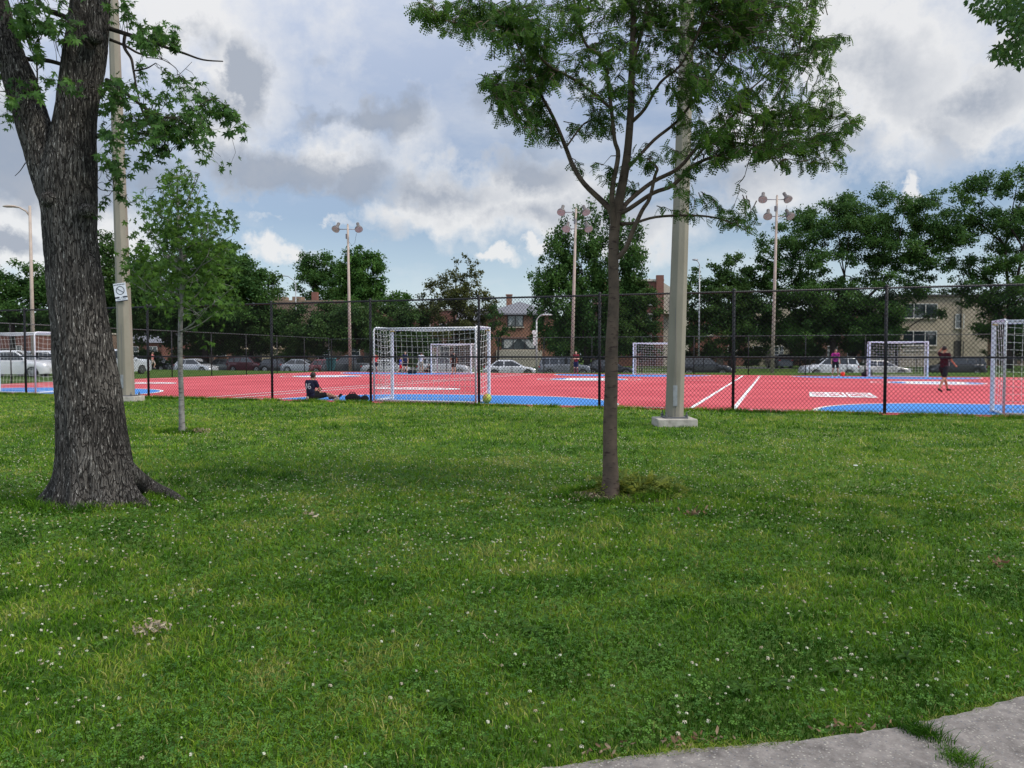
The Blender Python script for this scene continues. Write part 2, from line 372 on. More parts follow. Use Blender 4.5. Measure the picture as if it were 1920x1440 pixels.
# ------------------------------------------------------------------ ground
def ground_mat():
    m, nt, b = mat_new('lawn_soil_and_turf'); N, L = nt.nodes, nt.links
    tc = N.new('ShaderNodeTexCoord')
    def nz(s, d, st_=(1, 1, 1)):
        mp = N.new('ShaderNodeMapping'); mp.inputs['Scale'].default_value = st_; L.new(tc.outputs['Object'], mp.inputs[0])
        n = N.new('ShaderNodeTexNoise'); n.inputs['Scale'].default_value = s; n.inputs['Detail'].default_value = d; n.inputs['Roughness'].default_value = .65; L.new(mp.outputs[0], n.inputs['Vector']); return n
    a = nz(.45, 6); f = nz(14, 6)
    rp = N.new('ShaderNodeValToRGB'); e = rp.color_ramp.elements
    e[0].position = .32; e[0].color = (.045, .105, .016, 1); e[1].position = .68; e[1].color = (.115, .165, .036, 1)
    L.new(a.outputs['Fac'], rp.inputs[0])
    r2 = N.new('ShaderNodeValToRGB'); r2.color_ramp.elements[0].position = .35; r2.color_ramp.elements[0].color = (.45, .5, .45, 1); r2.color_ramp.elements[1].position = .65
    L.new(f.outputs['Fac'], r2.inputs[0])
    mx = N.new('ShaderNodeMixRGB'); mx.blend_type = 'MULTIPLY'; mx.inputs[0].default_value = 1; L.new(rp.outputs[0], mx.inputs[1]); L.new(r2.outputs[0], mx.inputs[2])
    L.new(mx.outputs[0], b.inputs['Base Color']); b.inputs['Roughness'].default_value = .95; b.inputs['Specular IOR Level'].default_value = .1
    bp = N.new('ShaderNodeBump'); bp.inputs['Strength'].default_value = .6; bp.inputs['Distance'].default_value = .03; L.new(f.outputs['Fac'], bp.inputs['Height']); L.new(bp.outputs[0], b.inputs['Normal'])
    return m
ST = [(-140, 106), (-60, 88), (-34, 81), (-14, 72.5), (0, 69), (30, 69), (80, 69), (160, 69)]
DIP = .45
def street_y(x): return np.interp(x, [p[0] for p in ST], [p[1] for p in ST])
def sstep(t): t = np.clip(t, 0, 1); return t*t*(3-2*t)
gx_ = np.concatenate([[-900, -400, -200], np.arange(-140, 161, 4), [220, 400, 900]]); offs = [None]*0
rows = [-60., 20.]; rel = [-6.8, -6.5, -6.2, -5.9, -5.6, -5.3, 8.05, 8.3, 8.6, 8.9, 9.3]; tail = [170., 1500.]
V = []
for r_ in rows: V += [(x, r_, 0) for x in gx_]
for r_ in rel:
    z = -(DIP+.02)*float(sstep((r_+6.7)/1.3)) if r_ < 0 else -(DIP+.02)*(1-float(sstep((r_-8.05)/1.1)))
    V += [(x, float(street_y(x))+r_, z) for x in gx_]
for r_ in tail: V += [(x, r_, 0) for x in gx_]
nc = len(gx_); nr = len(V)//nc
g = MB(); g.add(V, [(i*nc+k, i*nc+k+1, (i+1)*nc+k+1, (i+1)*nc+k) for i in range(nr-1) for k in range(nc-1)])
tag(g.build('ground', ground_mat()), kind='structure')

def flat_poly(name, pts, z, mat, parent=None):
    mb = MB(); n = len(pts); mb.add([(p[0], p[1], z) for p in pts], [tuple(range(n))]); return mb.build(name, mat, parent)
COURT_U0, COURT_U1, V0, V1 = -36.0, 40.0, 20.38, 56.6
def court_mat(c, c2, name):
    m = pbr(name, c, .72, 0, .2, c2, .35, .05, 12, contrast=1.6, bscale=300); return m
M_['court_red'] = court_mat((.56, .098, .112), (.44, .062, .076), 'red_acrylic_court')
M_['court_blue'] = court_mat((.065, .23, .57), (.05, .19, .50), 'blue_acrylic')
M_['line'] = pbr('white_court_line', (.80, .80, .80), .6, 0, .3, (.68, .66, .66), 5)
mb = MB()
mb.add([UV(COURT_U0, V0, .012), UV(COURT_U1, V0, .012), UV(COURT_U1, V1, .012), UV(COURT_U0, V1, .012),
        UV(COURT_U0, V0, -.1), UV(COURT_U1, V0, -.1), UV(COURT_U1, V1, -.1), UV(COURT_U0, V1, -.1)],
       [(0, 1, 2, 3), (0, 4, 5, 1), (2, 6, 7, 3), (1, 5, 6, 2), (3, 7, 4, 0)])
tag(mb.build('court_surface', M_['court_red']), kind='structure')
ZL = .016
def strip(mb, pts, w, z):
    """polyline band in uv"""
    n = len(pts); V = []
    for i, (u, v) in enumerate(pts):
        a = Vector(pts[max(i-1, 0)]); b = Vector(pts[min(i+1, n-1)]); t = (b-a).normalized(); p = Vector((-t.y, t.x))*w/2
        V += [UV(u+p.x, v+p.y, z), UV(u-p.x, v-p.y, z)]
    mb.add(V, [(2*i, 2*i+1, 2*i+3, 2*i+2) for i in range(n-1)])
lines = MB(); areas = MB()
VE0, VE1, VC = 21.0, 54.6, 43.6
PCH = [(-27.2, -34.4, -18.1), (-9.75, -17.0, -2.15), (6.45, -1.05, 14.0), (22.9, 15.1, 30.1)]
def dshape(cu, v0, sgn, hw=5.5, dep=4.4, n=36):
    out = []
    for i in range(n+1):
        a = PI*i/n; x = math.cos(a); y = math.sin(a)
        # rounder ends than an ellipse: quarter circles about two goal posts
        xx = math.copysign(min(abs(x)*4.1+1.4, 5.5), x) if abs(x) > 1e-6 else 0
        xx = x*4.1+(1.4 if x > 1e-3 else (-1.4 if x < -1e-3 else 0))
        out.append((cu+xx, v0+sgn*y*dep))
    return out
for k, (cu, ua, ub) in enumerate(PCH):
    lines_z = ZL+.004
    strip(lines, [(ua, VE0), (ub, VE0)], .09, lines_z)
    strip(lines, [(ua, VE1), (ub, VE1)], .09, lines_z)
    strip(lines, [(ua, VE0+.05), (ua, VE1-.05)], .12, lines_z+.002)
    strip(lines, [(ub, VE0+.05), (ub, VE1-.05)], .12, lines_z+.002)
    strip(lines, [(ua+.06, VC), (ub-.06, VC)], .07, lines_z)
    for v0, s in ((VE0, 1), (VE1, -1)):
        d = dshape(cu, v0, s)
        areas.add([UV(u, v, ZL) for u, v in d], [tuple(range(len(d)))])
        strip(lines, d, .12, lines_z+.004)
o = areas.build('goal_area_paint', M_['court_blue']); tag(o, kind='structure')
o = lines.build('court_line_paint', M_['line']); tag(o, kind='structure')
# painted discs at the centres and lettering bars: one marking per place
def marking_disc(cu, cv, r=2.25):
    root = empty('painted_court_emblem', UV(cu, cv, 0), *MARK_L.pop(0), rz=YAW)
    w = MB(); n = 48
    w.add([(r*math.cos(2*PI*i/n), r*math.sin(2*PI*i/n), ZL+.014) for i in range(n)], [tuple(range(n))])
    w.build('white_disc', M_['line'], root)
    bl = MB()
    for a0, a1 in ((-.5, .5), (PI-.5, PI+.5)):
        V = []; m = 10
        for i in range(m+1):
            a = a0+(a1-a0)*i/m; V += [(r*.93*math.cos(a), r*.93*math.sin(a), ZL+.018), (r*.62*math.cos(a), r*.62*math.sin(a), ZL+.018)]
        bl.add(V, [(2*i, 2*i+1, 2*i+3, 2*i+2) for i in range(m)])
    bl.box((0, .25, ZL+.016), (2.0, .28, .006)); bl.box((.1, -.45, ZL+.016), (1.5, .25, .006))
    bl.build('blue_emblem', M_['court_blue'], root)
    rg = MB(); V = []
    for i in range(n):
        a = 2*PI*i/n; V += [((r+.75)*math.cos(a), (r+.75)*math.sin(a), ZL+.012), ((r+.66)*math.cos(a), (r+.66)*math.sin(a), ZL+.012)]
    rg.add(V, [(2*i, 2*i+1, (2*i+3) % (2*n), (2*i+2) % (2*n)) for i in range(n)]); rg.build('outer_ring', M_['line'], root)
MARK_L = [('white and blue round emblem painted mid court behind the seated player', 'court marking', 'round emblems painted on the court'),
          ('white and blue round emblem painted on the red court left of the locust tree trunk', 'court marking', 'round emblems painted on the court'),
          ('white and blue round emblem on the court by the maroon shirted player', 'court marking', 'round emblems painted on the court')]
for (cu, cv) in ((-28.2, 44.2), (-10.3, VC), (7.6, VC)): marking_disc(cu, cv)
def marking_word(cu, cv, kind, label):
    root = empty('painted_court_lettering', UV(cu, cv, 0), label, 'court marking', 'white block lettering painted on the court', rz=YAW)
    w = MB(); z = ZL+.014
    if kind == 'oval':
        n = 40; w.add([(2.0*math.cos(2*PI*i/n), .95*math.sin(2*PI*i/n), z) for i in range(n)], [tuple(range(n))])
        w.build('oval_patch', M_['line'], root)
        q = MB()
        for i in range(-3, 4): q.box((i*.42, .1*math.sin(i*2.2), z+.004), (.2, .75-.08*abs(i), .004))
        q.build('letter_gaps', M_['court_red'], root)
    else:
        # three slanting white blocks pierced by red counters, as seen
        for (x0, x1, nb) in ((-1.6, .2, 3), (.3, .98, 2), (1.05, 1.6, 1)):
            s = .0
            w.add([(x0*.66-.12, -1.7, z), (x1*.66-.12, -1.7, z), (x1*.66, 1.7, z), (x0*.66, 1.7, z)], [(0, 1, 2, 3)])
        w.build('block_letters', M_['line'], root)
        q = MB()
        for (x, y, sx, sy) in ((-1.15, .5, .62, .30), (-1.05, -.35, .62, .30), (-.42, .3, .36, .34), (-.38, -.45, .42, .30), (.0, .25, .13, 1.1), (.55, .55, .34, .34), (.60, -.35, .34, .40), (.84, .05, .09, 1.5), (1.28, .5, .26, .40), (1.32, -.45, .26, .46)):
            q.box((x*.66-.06+y*.04, y*1.5, z+.004), (sx*.66, sy*1.5, .004))
        q.build('letter_gaps', M_['court_red'], root)
marking_word(-30.2, 30.5, 'oval', 'long white lettering patch painted on the court behind the leftmost light pole')
marking_word(-14.3, 29.2, 'oval', 'white oval lettering patch on the court seen through the middle goal')
marking_word(2.25, 29.6, 'block', 'white block lettering on the red court right of the slanting double lines')

# concrete path, bottom right
def path_mat():
    m, nt, b = mat_new('exposed_aggregate_concrete'); N, L = nt.nodes, nt.links
    tc = N.new('ShaderNodeTexCoord')
    v = N.new('ShaderNodeTexVoronoi'); v.inputs['Scale'].default_value = 90; v.inputs['Randomness'].default_value = 1; L.new(tc.outputs['Object'], v.inputs['Vector'])
    n = N.new('ShaderNodeTexNoise'); n.inputs['Scale'].default_value = 9; n.inputs['Detail'].default_value = 14; n.inputs['Roughness'].default_value = .8; L.new(tc.outputs['Object'], n.inputs['Vector'])
    rp = N.new('ShaderNodeValToRGB'); rp.color_ramp.elements[0].position = .35; rp.color_ramp.elements[0].color = (.09, .078, .07, 1); rp.color_ramp.elements[1].position = .65; rp.color_ramp.elements[1].color = (.27, .24, .215, 1)
    L.new(n.outputs['Fac'], rp.inputs[0])
    # stones: only some cells, coloured by cell
    hs = N.new('ShaderNodeSeparateColor'); L.new(v.outputs['Color'], hs.inputs[0])
    lt = N.new('ShaderNodeMath'); lt.operation = 'GREATER_THAN'; L.new(hs.outputs[0], lt.inputs[0]); lt.inputs[1].default_value = .4
    ds = N.new('ShaderNodeMath'); ds.operation = 'LESS_THAN'; L.new(v.outputs['Distance'], ds.inputs[0]); ds.inputs[1].default_value = .36
    mu = N.new('ShaderNodeMath'); mu.operation = 'MULTIPLY'; L.new(lt.outputs[0], mu.inputs[0]); L.new(ds.outputs[0], mu.inputs[1])
    sc = N.new('ShaderNodeValToRGB'); sc.color_ramp.elements[0].color = (.09, .09, .10, 1); sc.color_ramp.elements[1].color = (.36, .33, .28, 1); L.new(hs.outputs[1], sc.inputs[0])
    mx = N.new('ShaderNodeMixRGB'); L.new(mu.outputs[0], mx.inputs[0]); L.new(rp.outputs[0], mx.inputs[1]); L.new(sc.outputs[0], mx.inputs[2])
    L.new(mx.outputs[0], b.inputs['Base Color']); b.inputs['Roughness'].default_value = .9
    bp = N.new('ShaderNodeBump'); bp.inputs['Strength'].default_value = .5; bp.inputs['Distance'].default_value = .01; L.new(n.outputs['Fac'], bp.inputs['Height']); L.new(bp.outputs[0], b.inputs['Normal'])
    return m
pe = [G(880, 1508), G(1010, 1452), G(1130, 1434), G(1300, 1414), G(1480, 1400), G(1650, 1378), G(1780, 1351), G(1930, 1312), G(2200, 1246)]
PATH_EDGE = [(p.x, p.y) for p in pe]
far_r = Vector((12, 5.6)); 
poly = PATH_EDGE+[(12, PATH_EDGE[-1][1]+3.5), (12, -3), (-1.2, .9)]
pts = []
for i in range(len(PATH_EDGE)-1):
    a, b_ = PATH_EDGE[i], PATH_EDGE[i+1]
    for k in range(12):
        t = k/12; pts.append((a[0]+(b_[0]-a[0])*t+random.uniform(-.006, .006), a[1]+(b_[1]-a[1])*t+random.uniform(-.008, .008)))
mbp = MB(); allp = pts+poly[len(PATH_EDGE)-1:]; n = len(allp)
mbp.add([(p[0], p[1], .02) for p in allp]+[(p[0], p[1], -.05) for p in allp], [tuple(range(n))]+[(i, i+n, (i+1) % n+n, (i+1) % n) for i in range(n)])
tag(mbp.build('path', path_mat()), kind='structure')

# street beyond the court, kerb, pavement
M_['asphalt'] = pbr('asphalt', (.055, .055, .058), .9, 0, .2, (.04, .04, .042), 3, .2)
M_['pavement'] = pbr('pavement', (.30, .28, .25), .9, 0, .2, (.22, .21, .19), 2)
M_['kerb'] = pbr('kerb_stone', (.33, .31, .28), .9)
def band(name, cl, w0, w1, z, mat, zb=None):
    mb = MB(); V = []; n = len(cl)
    for i, p in enumerate(cl):
        a = Vector(cl[max(i-1, 0)]); b = Vector(cl[min(i+1, n-1)]); t = (b-a).normalized(); nn = Vector((-t.y, t.x)); q = Vector(p)
        V += [(*(q+nn*w0), z), (*(q+nn*w1), z)]
    mb.add(V, [(2*i, 2*i+1, 2*i+3, 2*i+2) for i in range(n-1)])
    if zb is not None:
        V2 = [(v[0], v[1], zb) for v in V]
        mb.add(V+V2, [(2*i, 2*i+2, 2*n+2*i+2, 2*n+2*i) for i in range(n-1)]+[(2*i+1, 2*n+2*i+1, 2*n+2*i+3, 2*i+3) for i in range(n-1)])
    return tag(mb.build(name, mat), kind='structure')
band('road', ST, -5.2, 5.2, .004-DIP, M_['asphalt'])
band('kerb', ST, -5.35, -5.2, .13-DIP, M_['kerb'], -.05-DIP)
band('kerb', ST, 5.2, 5.35, .13-DIP, M_['kerb'], -.05-DIP)
band('pavement', ST, 5.35, 8.0, .10-DIP, M_['pavement'], -.05-DIP)
SD = [(-47, 20), (-47.5, 40), (-52, 66), (-57, 82)]
band('side_road', SD, -4, 4, .008, M_['asphalt'])
dr = [G(1395, 697), G(1440, 697), G(1520, 697), G(1500, 683), G(1450, 683)]
tag(flat_poly('driveway', [(p.x, p.y+8) for p in (Vector((23, 70.5)), Vector((29, 70.5)), Vector((30, 84)), Vector((25, 84)))], .012, M_['pavement']), kind='structure')

# ------------------------------------------------------------------ big light poles on the lawn
def big_pole(base_px, top_px, wpx, label, pad=True, hand=True):
    b = G(*base_px); D = b.y; top = U(top_px[0], top_px[1], D)
    root = empty('concrete_light_pole', b, label, 'light pole', 'tall tapered concrete light poles on the lawn')
    w0 = wpx*D/FPX/2
    dvec = (top-b); h = dvec.z; Ht = 14.0; tp = dvec*(Ht/h)
    mb = MB(); n = 12; lean = tp
    P = []; rr = []
    for i in range(n+1):
        t = i/n; P.append(Vector((lean.x*t, 0, .16+(Ht-.16)*t))); rr.append(w0*1.06*(1-.42*t))
    mb.tube(P, rr, 8, True, PI/8); o = mb.build('pole', M_['concrete_pole'], root, bevel=.012)
    p = MB(); p.box((0, 0, .05), (.78*.9+.1, .7, .22)); o = p.build('concrete_pad', M_['concrete_pad'], root, bevel=.02)
    q = MB(); q.box((0, 0, .175), (w0*2.6, w0*2.6, .03)); q.build('base_plate', M_['steel_dark'], root)
    for sx in (-1, 1):
        for sy in (-1, 1):
            k = MB(); k.lathe([(.02, .16), (.02, .20), (.032, .2), (.032, .235), (.014, .24), (.014, .29)], 8, (sx*w0*1.15, sy*w0*1.15, 0)); k.build('anchor_bolt', M_['steel_dark'], root)
    if hand:
        k = MB(); k.box((-w0*.12, -w0*.98, .62), (.085, .03, .42)); k.build('access_cover', M_['galv'], root)
        k = MB(); k.tube([(-w0*.1, -w0*1.02, .2), (-w0*.05, -w0*1.0, 1.4), (-w0*.14, -w0*.93, 2.4)], .004, 4); k.build('crack', M_['steel_dark'], root)
    # floodlight crossarms far above the picture
    mb = MB(); mb.tube([(lean.x-1.2, 0, Ht-.5), (lean.x+1.2, 0, Ht-.5)], .05, 8); mb.build('cross_arm', M_['galv'], root)
    return root
bp1 = big_pole((238, 752), (212, 0), 27, 'pale concrete pole beside the big bark tree with a prohibition sign', hand=True)
bp2 = big_pole((1264, 798), (1290, 0), 33, 'wide grey concrete pole standing right of the locust tree')

# sign on the left pole
Ds = G(238, 752).y-.24
sb = U(227, 566, Ds); st_ = U(222, 531, Ds)
root = empty('prohibition_sign', (U(226, 548, Ds)), 'tilted white metal sign with a black crossed circle strapped to the left pole', 'sign')
root.rotation_euler = (0, R(-9)*-1*-1, 0)
root.rotation_euler = (0, R(-8), 0)
SW, SH = 23*Ds/FPX, 34*Ds/FPX
mb = MB(); mb.box((0, 0, 0), (SW, .006, SH)); mb.build('plate', pbr('sign_white', (.62, .63, .68), .4, c2=(.54, .55, .6)), root, bevel=.004)
mk = pbr('sign_black', (.015, .017, .03), .5)
mb = MB(); V = []; n = 40; ro = SW*.35; 
for i in range(n):
    a = 2*PI*i/n; V += [(ro*math.cos(a), -.006, SH*.10+ro*math.sin(a)), (ro*.84*math.cos(a), -.006, SH*.10+ro*.84*math.sin(a))]
mb.add(V, [(2*i, 2*i+1, (2*i+3) % (2*n), (2*i+2) % (2*n)) for i in range(n)])
mb.box((0, -.0075, SH*.10), (ro*1.75, .002, ro*.15), M=Matrix.Rotation(R(38), 3, 'Y')); mb.build('crossed_circle', mk, root)
for (bx, bz, bw, bh) in ((-SW*.32, -SH*.275, SW*.36, SH*.085), (SW*.31, -SH*.275, SW*.38, SH*.085), (0, -SH*.475, SW, SH*.05)):
    mb = MB(); mb.box((bx, -.005, bz), (bw, .004, bh)); mb.build('dark_bar', mk, root)
mb = MB()
for i in range(7): mb.box((SW*(-.40+.13*i), -.005, SH*.42), (SW*.085, .004, SH*.05))
mb.box((-SW*.2, -.005, -SH*.385), (SW*.3, .004, SH*.02)); mb.box((SW*.2, -.005, -SH*.385), (SW*.3, .004, SH*.02))
mb.build('lettering', mk, root)
for zz in (.33, -.3):
    mb = MB(); mb.box((0, .05, SH*zz), (.025, .12, .03)); mb.build('strap_bracket', M_['galv'], root)

# ------------------------------------------------------------------ chain link fences
def fence(name, label, p0, p1, h, posts, rails, diam, wire, pr, rr, nubs=True, base=0.012, top_z=None):
    """p0,p1 xy; posts list of t in metres along; h or h(t)"""
    p0 = Vector((p0[0], p0[1], 0)); p1 = Vector((p1[0], p1[1], 0)); Ln = (p1-p0).length; rz = math.atan2((p1-p0).y, (p1-p0).x)
    root = empty(name, p0, label, 'fence', rz=rz)
    hf = h if callable(h) else (lambda s: h)
    for s in posts:
        mb = MB(); H = hf(s); mb.tube([(s, 0, -.1), (s, 0, H+.03)], pr, 10)
        if nubs: mb.ball((s, 0, H+.045), (pr*1.15, pr*1.15, pr*1.2), 10, 6)
        if nubs:
            for zz in (.3, .9, 1.8, 2.4): mb.tube([(s, 0, zz), (s, 0, zz+.025)], pr*1.12, 10)
        mb.build('post', M_['black_metal'], root, True)
    for zf in rails:
        mb = MB(); mb.tube([(0, 0, hf(0)*zf if zf <= 1 else zf), (Ln, 0, hf(Ln)*zf if zf <= 1 else zf)], rr, 8); mb.build('rail', M_['black_metal'] if nubs else M_['galv_dark'], root, True)
    # woven mesh: two families of slanting wires, set on either side
    H = hf(0); V = []; F = []
    dx = diam; slope = 1.12; hw = wire/2
    k0 = -int((max(hf(0), hf(Ln))/slope)/dx)-2; k1 = int(Ln/dx)+2
    yoff = -(pr+.002)
    for fam in (1, -1):
        for k in range(k0, k1-k0):
            x0 = k*dx; 
            # wire from (x0, base) to (x0+fam*H/slope, H)
            xa, za, xb, zb = x0, base, x0+fam*hf(min(max(x0, 0), Ln))/slope, hf(min(max(x0, 0), Ln))+.03
            if max(xa, xb) < 0 or min(xa, xb) > Ln: continue
            def cl(xa, za, xb, zb):
                if xa == xb: return xa, za, xb, zb
                for lim, gt in ((0, False), (Ln, True)):
                    if (xa < lim) != gt and xa != lim: 
                        t = (lim-xa)/(xb-xa); za = za+(zb-za)*t; xa = lim
                    if (xb < lim) != gt and xb != lim:
                        t = (lim-xb)/(xa-xb); zb = zb+(za-zb)*t; xb = lim
                return xa, za, xb, zb
            xa, za, xb, zb = cl(xa, za, xb, zb)
            y = yoff-(.0 if fam == 1 else wire*.9)
            d = Vector((xb-xa, 0, zb-za))
            if d.length < .02: continue
            nrm = Vector((-d.z, 0, d.x)).normalized()*hw; i = len(V)
            V += [(xa-nrm.x, y, za-nrm.z), (xa, y-hw, za), (xa+nrm.x, y, za+nrm.z), (xa, y+hw, za), (xb-nrm.x, y, zb-nrm.z), (xb, y-hw, zb), (xb+nrm.x, y, zb+nrm.z), (xb, y+hw, zb)]
            F += [(i, i+1, i+5, i+4), (i+1, i+2, i+6, i+5), (i+2, i+3, i+7, i+6), (i+3, i, i+4, i+7)]
    np_mesh('chain_link', V, F, M_['wire'], root)
    return root
M_['wire'] = pbr('black_vinyl_wire', (.008, .008, .009), .7, 0, .15)
M_['galv_dark'] = pbr('dull_rail', (.10, .105, .11), .5, .3)
FV = 20.57
def fence_t(x):   # where the line of sight at picture column x meets the near fence, in metres from its left end
    k = (x-960)/FPX
    # X = u*UC + FV*US ; Y = -u*US + FV*UC ; X = kY
    return (k*FV*UC-FV*US)/(UC+k*US)
uL = fence_t(-260); uR = fence_t(2300)
px_posts = [-210, 48, 278, 510, 695, 898, 1124, 1375, 1660, 1990]
fence('chain_link_fence', 'tall black chain link fence with black posts between lawn and red court', UV(uL, FV)[:2], UV(uR, FV)[:2], 3.06,
      [fence_t(x)-uL for x in px_posts], (1.0, 1.385), .098, .0085, .038, .024)
# left side fence of the court
LA = UV(-36.3, 20.9); LB = UV(-36.3, 57.2)
L_ = (LB-LA).length
fence('chain_link_fence', 'black chain link fence running down the left edge of the court', LA[:2], LB[:2], lambda s: 3.05-.2*s/L_,
      [0.1+i*3.62 for i in range(11)], (1.0,), .12, .006, .035, .022, nubs=False)
fence('chain_link_fence', 'black chain link fence along the far end of the red court', UV(-36.2, 57.3)[:2], UV(40, 57.3)[:2], 2.78,
      [.1+i*3.8 for i in range(21)], (1.0,), .13, .006, .035, .020, nubs=False)
# low iron railing by the street
def railing(pts):
    root = empty('iron_railing', (*pts[0], 0), 'low black iron picket railing in front of the parked cars', 'railing')
    o0 = Vector((*pts[0], 0)); 
    for i in range(len(pts)-1):
        a = Vector((*pts[i], 0))-o0; b = Vector((*pts[i+1], 0))-o0; L = (b-a).length; nb = int(L/2.5); rz = math.atan2((b-a).y, (b-a).x)
        for j in range(nb):
            mb = MB(); s0 = a+(b-a)*(j/nb); s1 = a+(b-a)*((j+1)/nb); m = int((s1-s0).length/.125)
            for k in range(m+1):
                p = s0+(s1-s0)*(k/m); mb.box((p.x, p.y, .6), (.016, .016, 1.06), rz)
            for z in (.14, 1.05): mb.tube([s0+Vector((0, 0, z)), s1+Vector((0, 0, z))], .014, 4)
            mb.build('picket_panel', M_['black_metal'], root)
            mb = MB(); mb.box((s0.x, s0.y, .6), (.06, .06, 1.22), rz); mb.build('post', M_['black_metal'], root)
railing([(-13.5, 65.4), (0, 61.9), (18, 61.9), (30, 61.9), (48, 61.9)])

# ------------------------------------------------------------------ goals
def make_goal(W=3.32, Hh=2.28, dep=1.15, cell=.17, r=.042):
    """local: opening at y=0 facing +y, back at y=-dep; x centred"""
    root = empty('futsal_goal', (0, 0, 0), 'x', 'goal', 'white futsal goals on the red court')
    hw = W/2
    for s in (-1, 1):
        mb = MB(); mb.box((s*hw, 0, Hh/2), (r*2, r*2, Hh)); mb.build('post', M_['white_paint'], root, bevel=.012)
        mb = MB(); mb.tube([(s*(hw+.02), -dep, .02), (s*(hw+.02), -dep, Hh-.12), (s*(hw), -dep+.03, Hh-.05), (s*hw, -dep+.14, Hh-.02), (s*hw, -.04, Hh-.02)], .030, 8); mb.build('back_post', M_['white_paint'], root, True)
        mb = MB(); mb.tube([(s*(hw+.02), -dep, .04), (s*hw, -.05, .04)], .028, 8); mb.build('ground_bar', M_['white_paint'], root, True)
        mb = MB(); mb.box((s*(hw-.02), -.01, Hh-.10), (.12, .10, .035)); mb.build('corner_sleeve', pbr('yellow_sleeve', (.55, .38, .10), .6), root)
    mb = MB(); mb.box((0, 0, Hh-r), (W-r*2-.004, r*2, r*2)); mb.build('crossbar', M_['white_paint'], root, bevel=.012)
    mb = MB(); mb.tube([(-hw, -dep+.03, Hh-.05), (hw, -dep+.03, Hh-.05)], .028, 8); mb.build('back_bar', M_['white_paint'], root, True)
    mb = MB(); mb.tube([(-hw, -dep, .04), (hw, -dep, .04)], .028, 8); mb.build('ground_bar', M_['white_paint'], root, True)
    # net: back, two sides, roof, cords as thin square rods; sags
    mb = MB(); wr = .0055
    def back(x, z):
        sag = .10*math.sin(PI*(x+hw)/W)*math.sin(PI*min(1, z/Hh))
        return Vector((x, -dep+.04+.0+sag*1.3, z-.09*math.sin(PI*(x+hw)/W)*(z/Hh)))
    nx = int(W/cell); nz = int(Hh/cell)
    for i in range(1, nx): mb.tube([back(-hw+W*i/nx, Hh*j/nz) for j in range(nz+1)], wr, 3, False)
    for j in range(1, nz+1): mb.tube([back(-hw+W*i/nx, Hh*j/nz-.02) for i in range(nx+1)], wr, 3, False)
    nd = max(3, int(dep/cell))
    for s in (-1, 1):
        def side(t, z):
            return Vector((s*(hw-.06*math.sin(PI*t)*math.sin(PI*z/Hh)), -dep*t, z-.10*math.sin(PI*t)))
        for i in range(1, nd): mb.tube([side(i/nd, .1+(Hh-.1)*j/nz) for j in range(nz+1)], wr, 3, False)
        for j in range(1, nz+1): mb.tube([side(i/nd, Hh*j/nz) for i in range(nd+1)], wr, 3, False)
    def roof(x, t): return Vector((x, -dep*t, Hh-.03-.10*math.sin(PI*(x+hw)/W)*math.sin(PI*t)))
    for i in range(1, nx): mb.tube([roof(-hw+W*i/nx, j/nd) for j in range(nd+1)], wr, 3, False)
    for j in range(1, nd): mb.tube([roof(-hw+W*i/nx, j/nd) for i in range(nx+1)], wr, 3, False)
    mb.build('net', M_['net'], root)
    return root
goal0 = make_goal()
goal0.location = UV(-10.02, 22.1, .014); goal0.rotation_euler = (0, 0, YAW)
goal0['label'] = 'white goal with square net beside the seated player, nearest the middle of the fence'
for (u, v, flip, lab) in ((-27.4, 22.1, 0, 'white goal at the far left edge, partly behind the big tree trunk'),
                          (6.78, 22.1, 0, 'white goal cut off by the right edge of the photo'),
                          (-23.7, 54.4, 1, 'far white goal seen through the net of the middle goal'),
                          (-7.95, 54.4, 1, 'far white goal half hidden behind the wide concrete pole'),
                          (7.3, 54.0, 1, 'far white goal behind the maroon shirted player, in front of the tan building')):
    c = copy_tree(goal0); c.location = UV(u, v, .014); c.rotation_euler = (0, 0, YAW+(PI if flip else 0)); c['label'] = lab

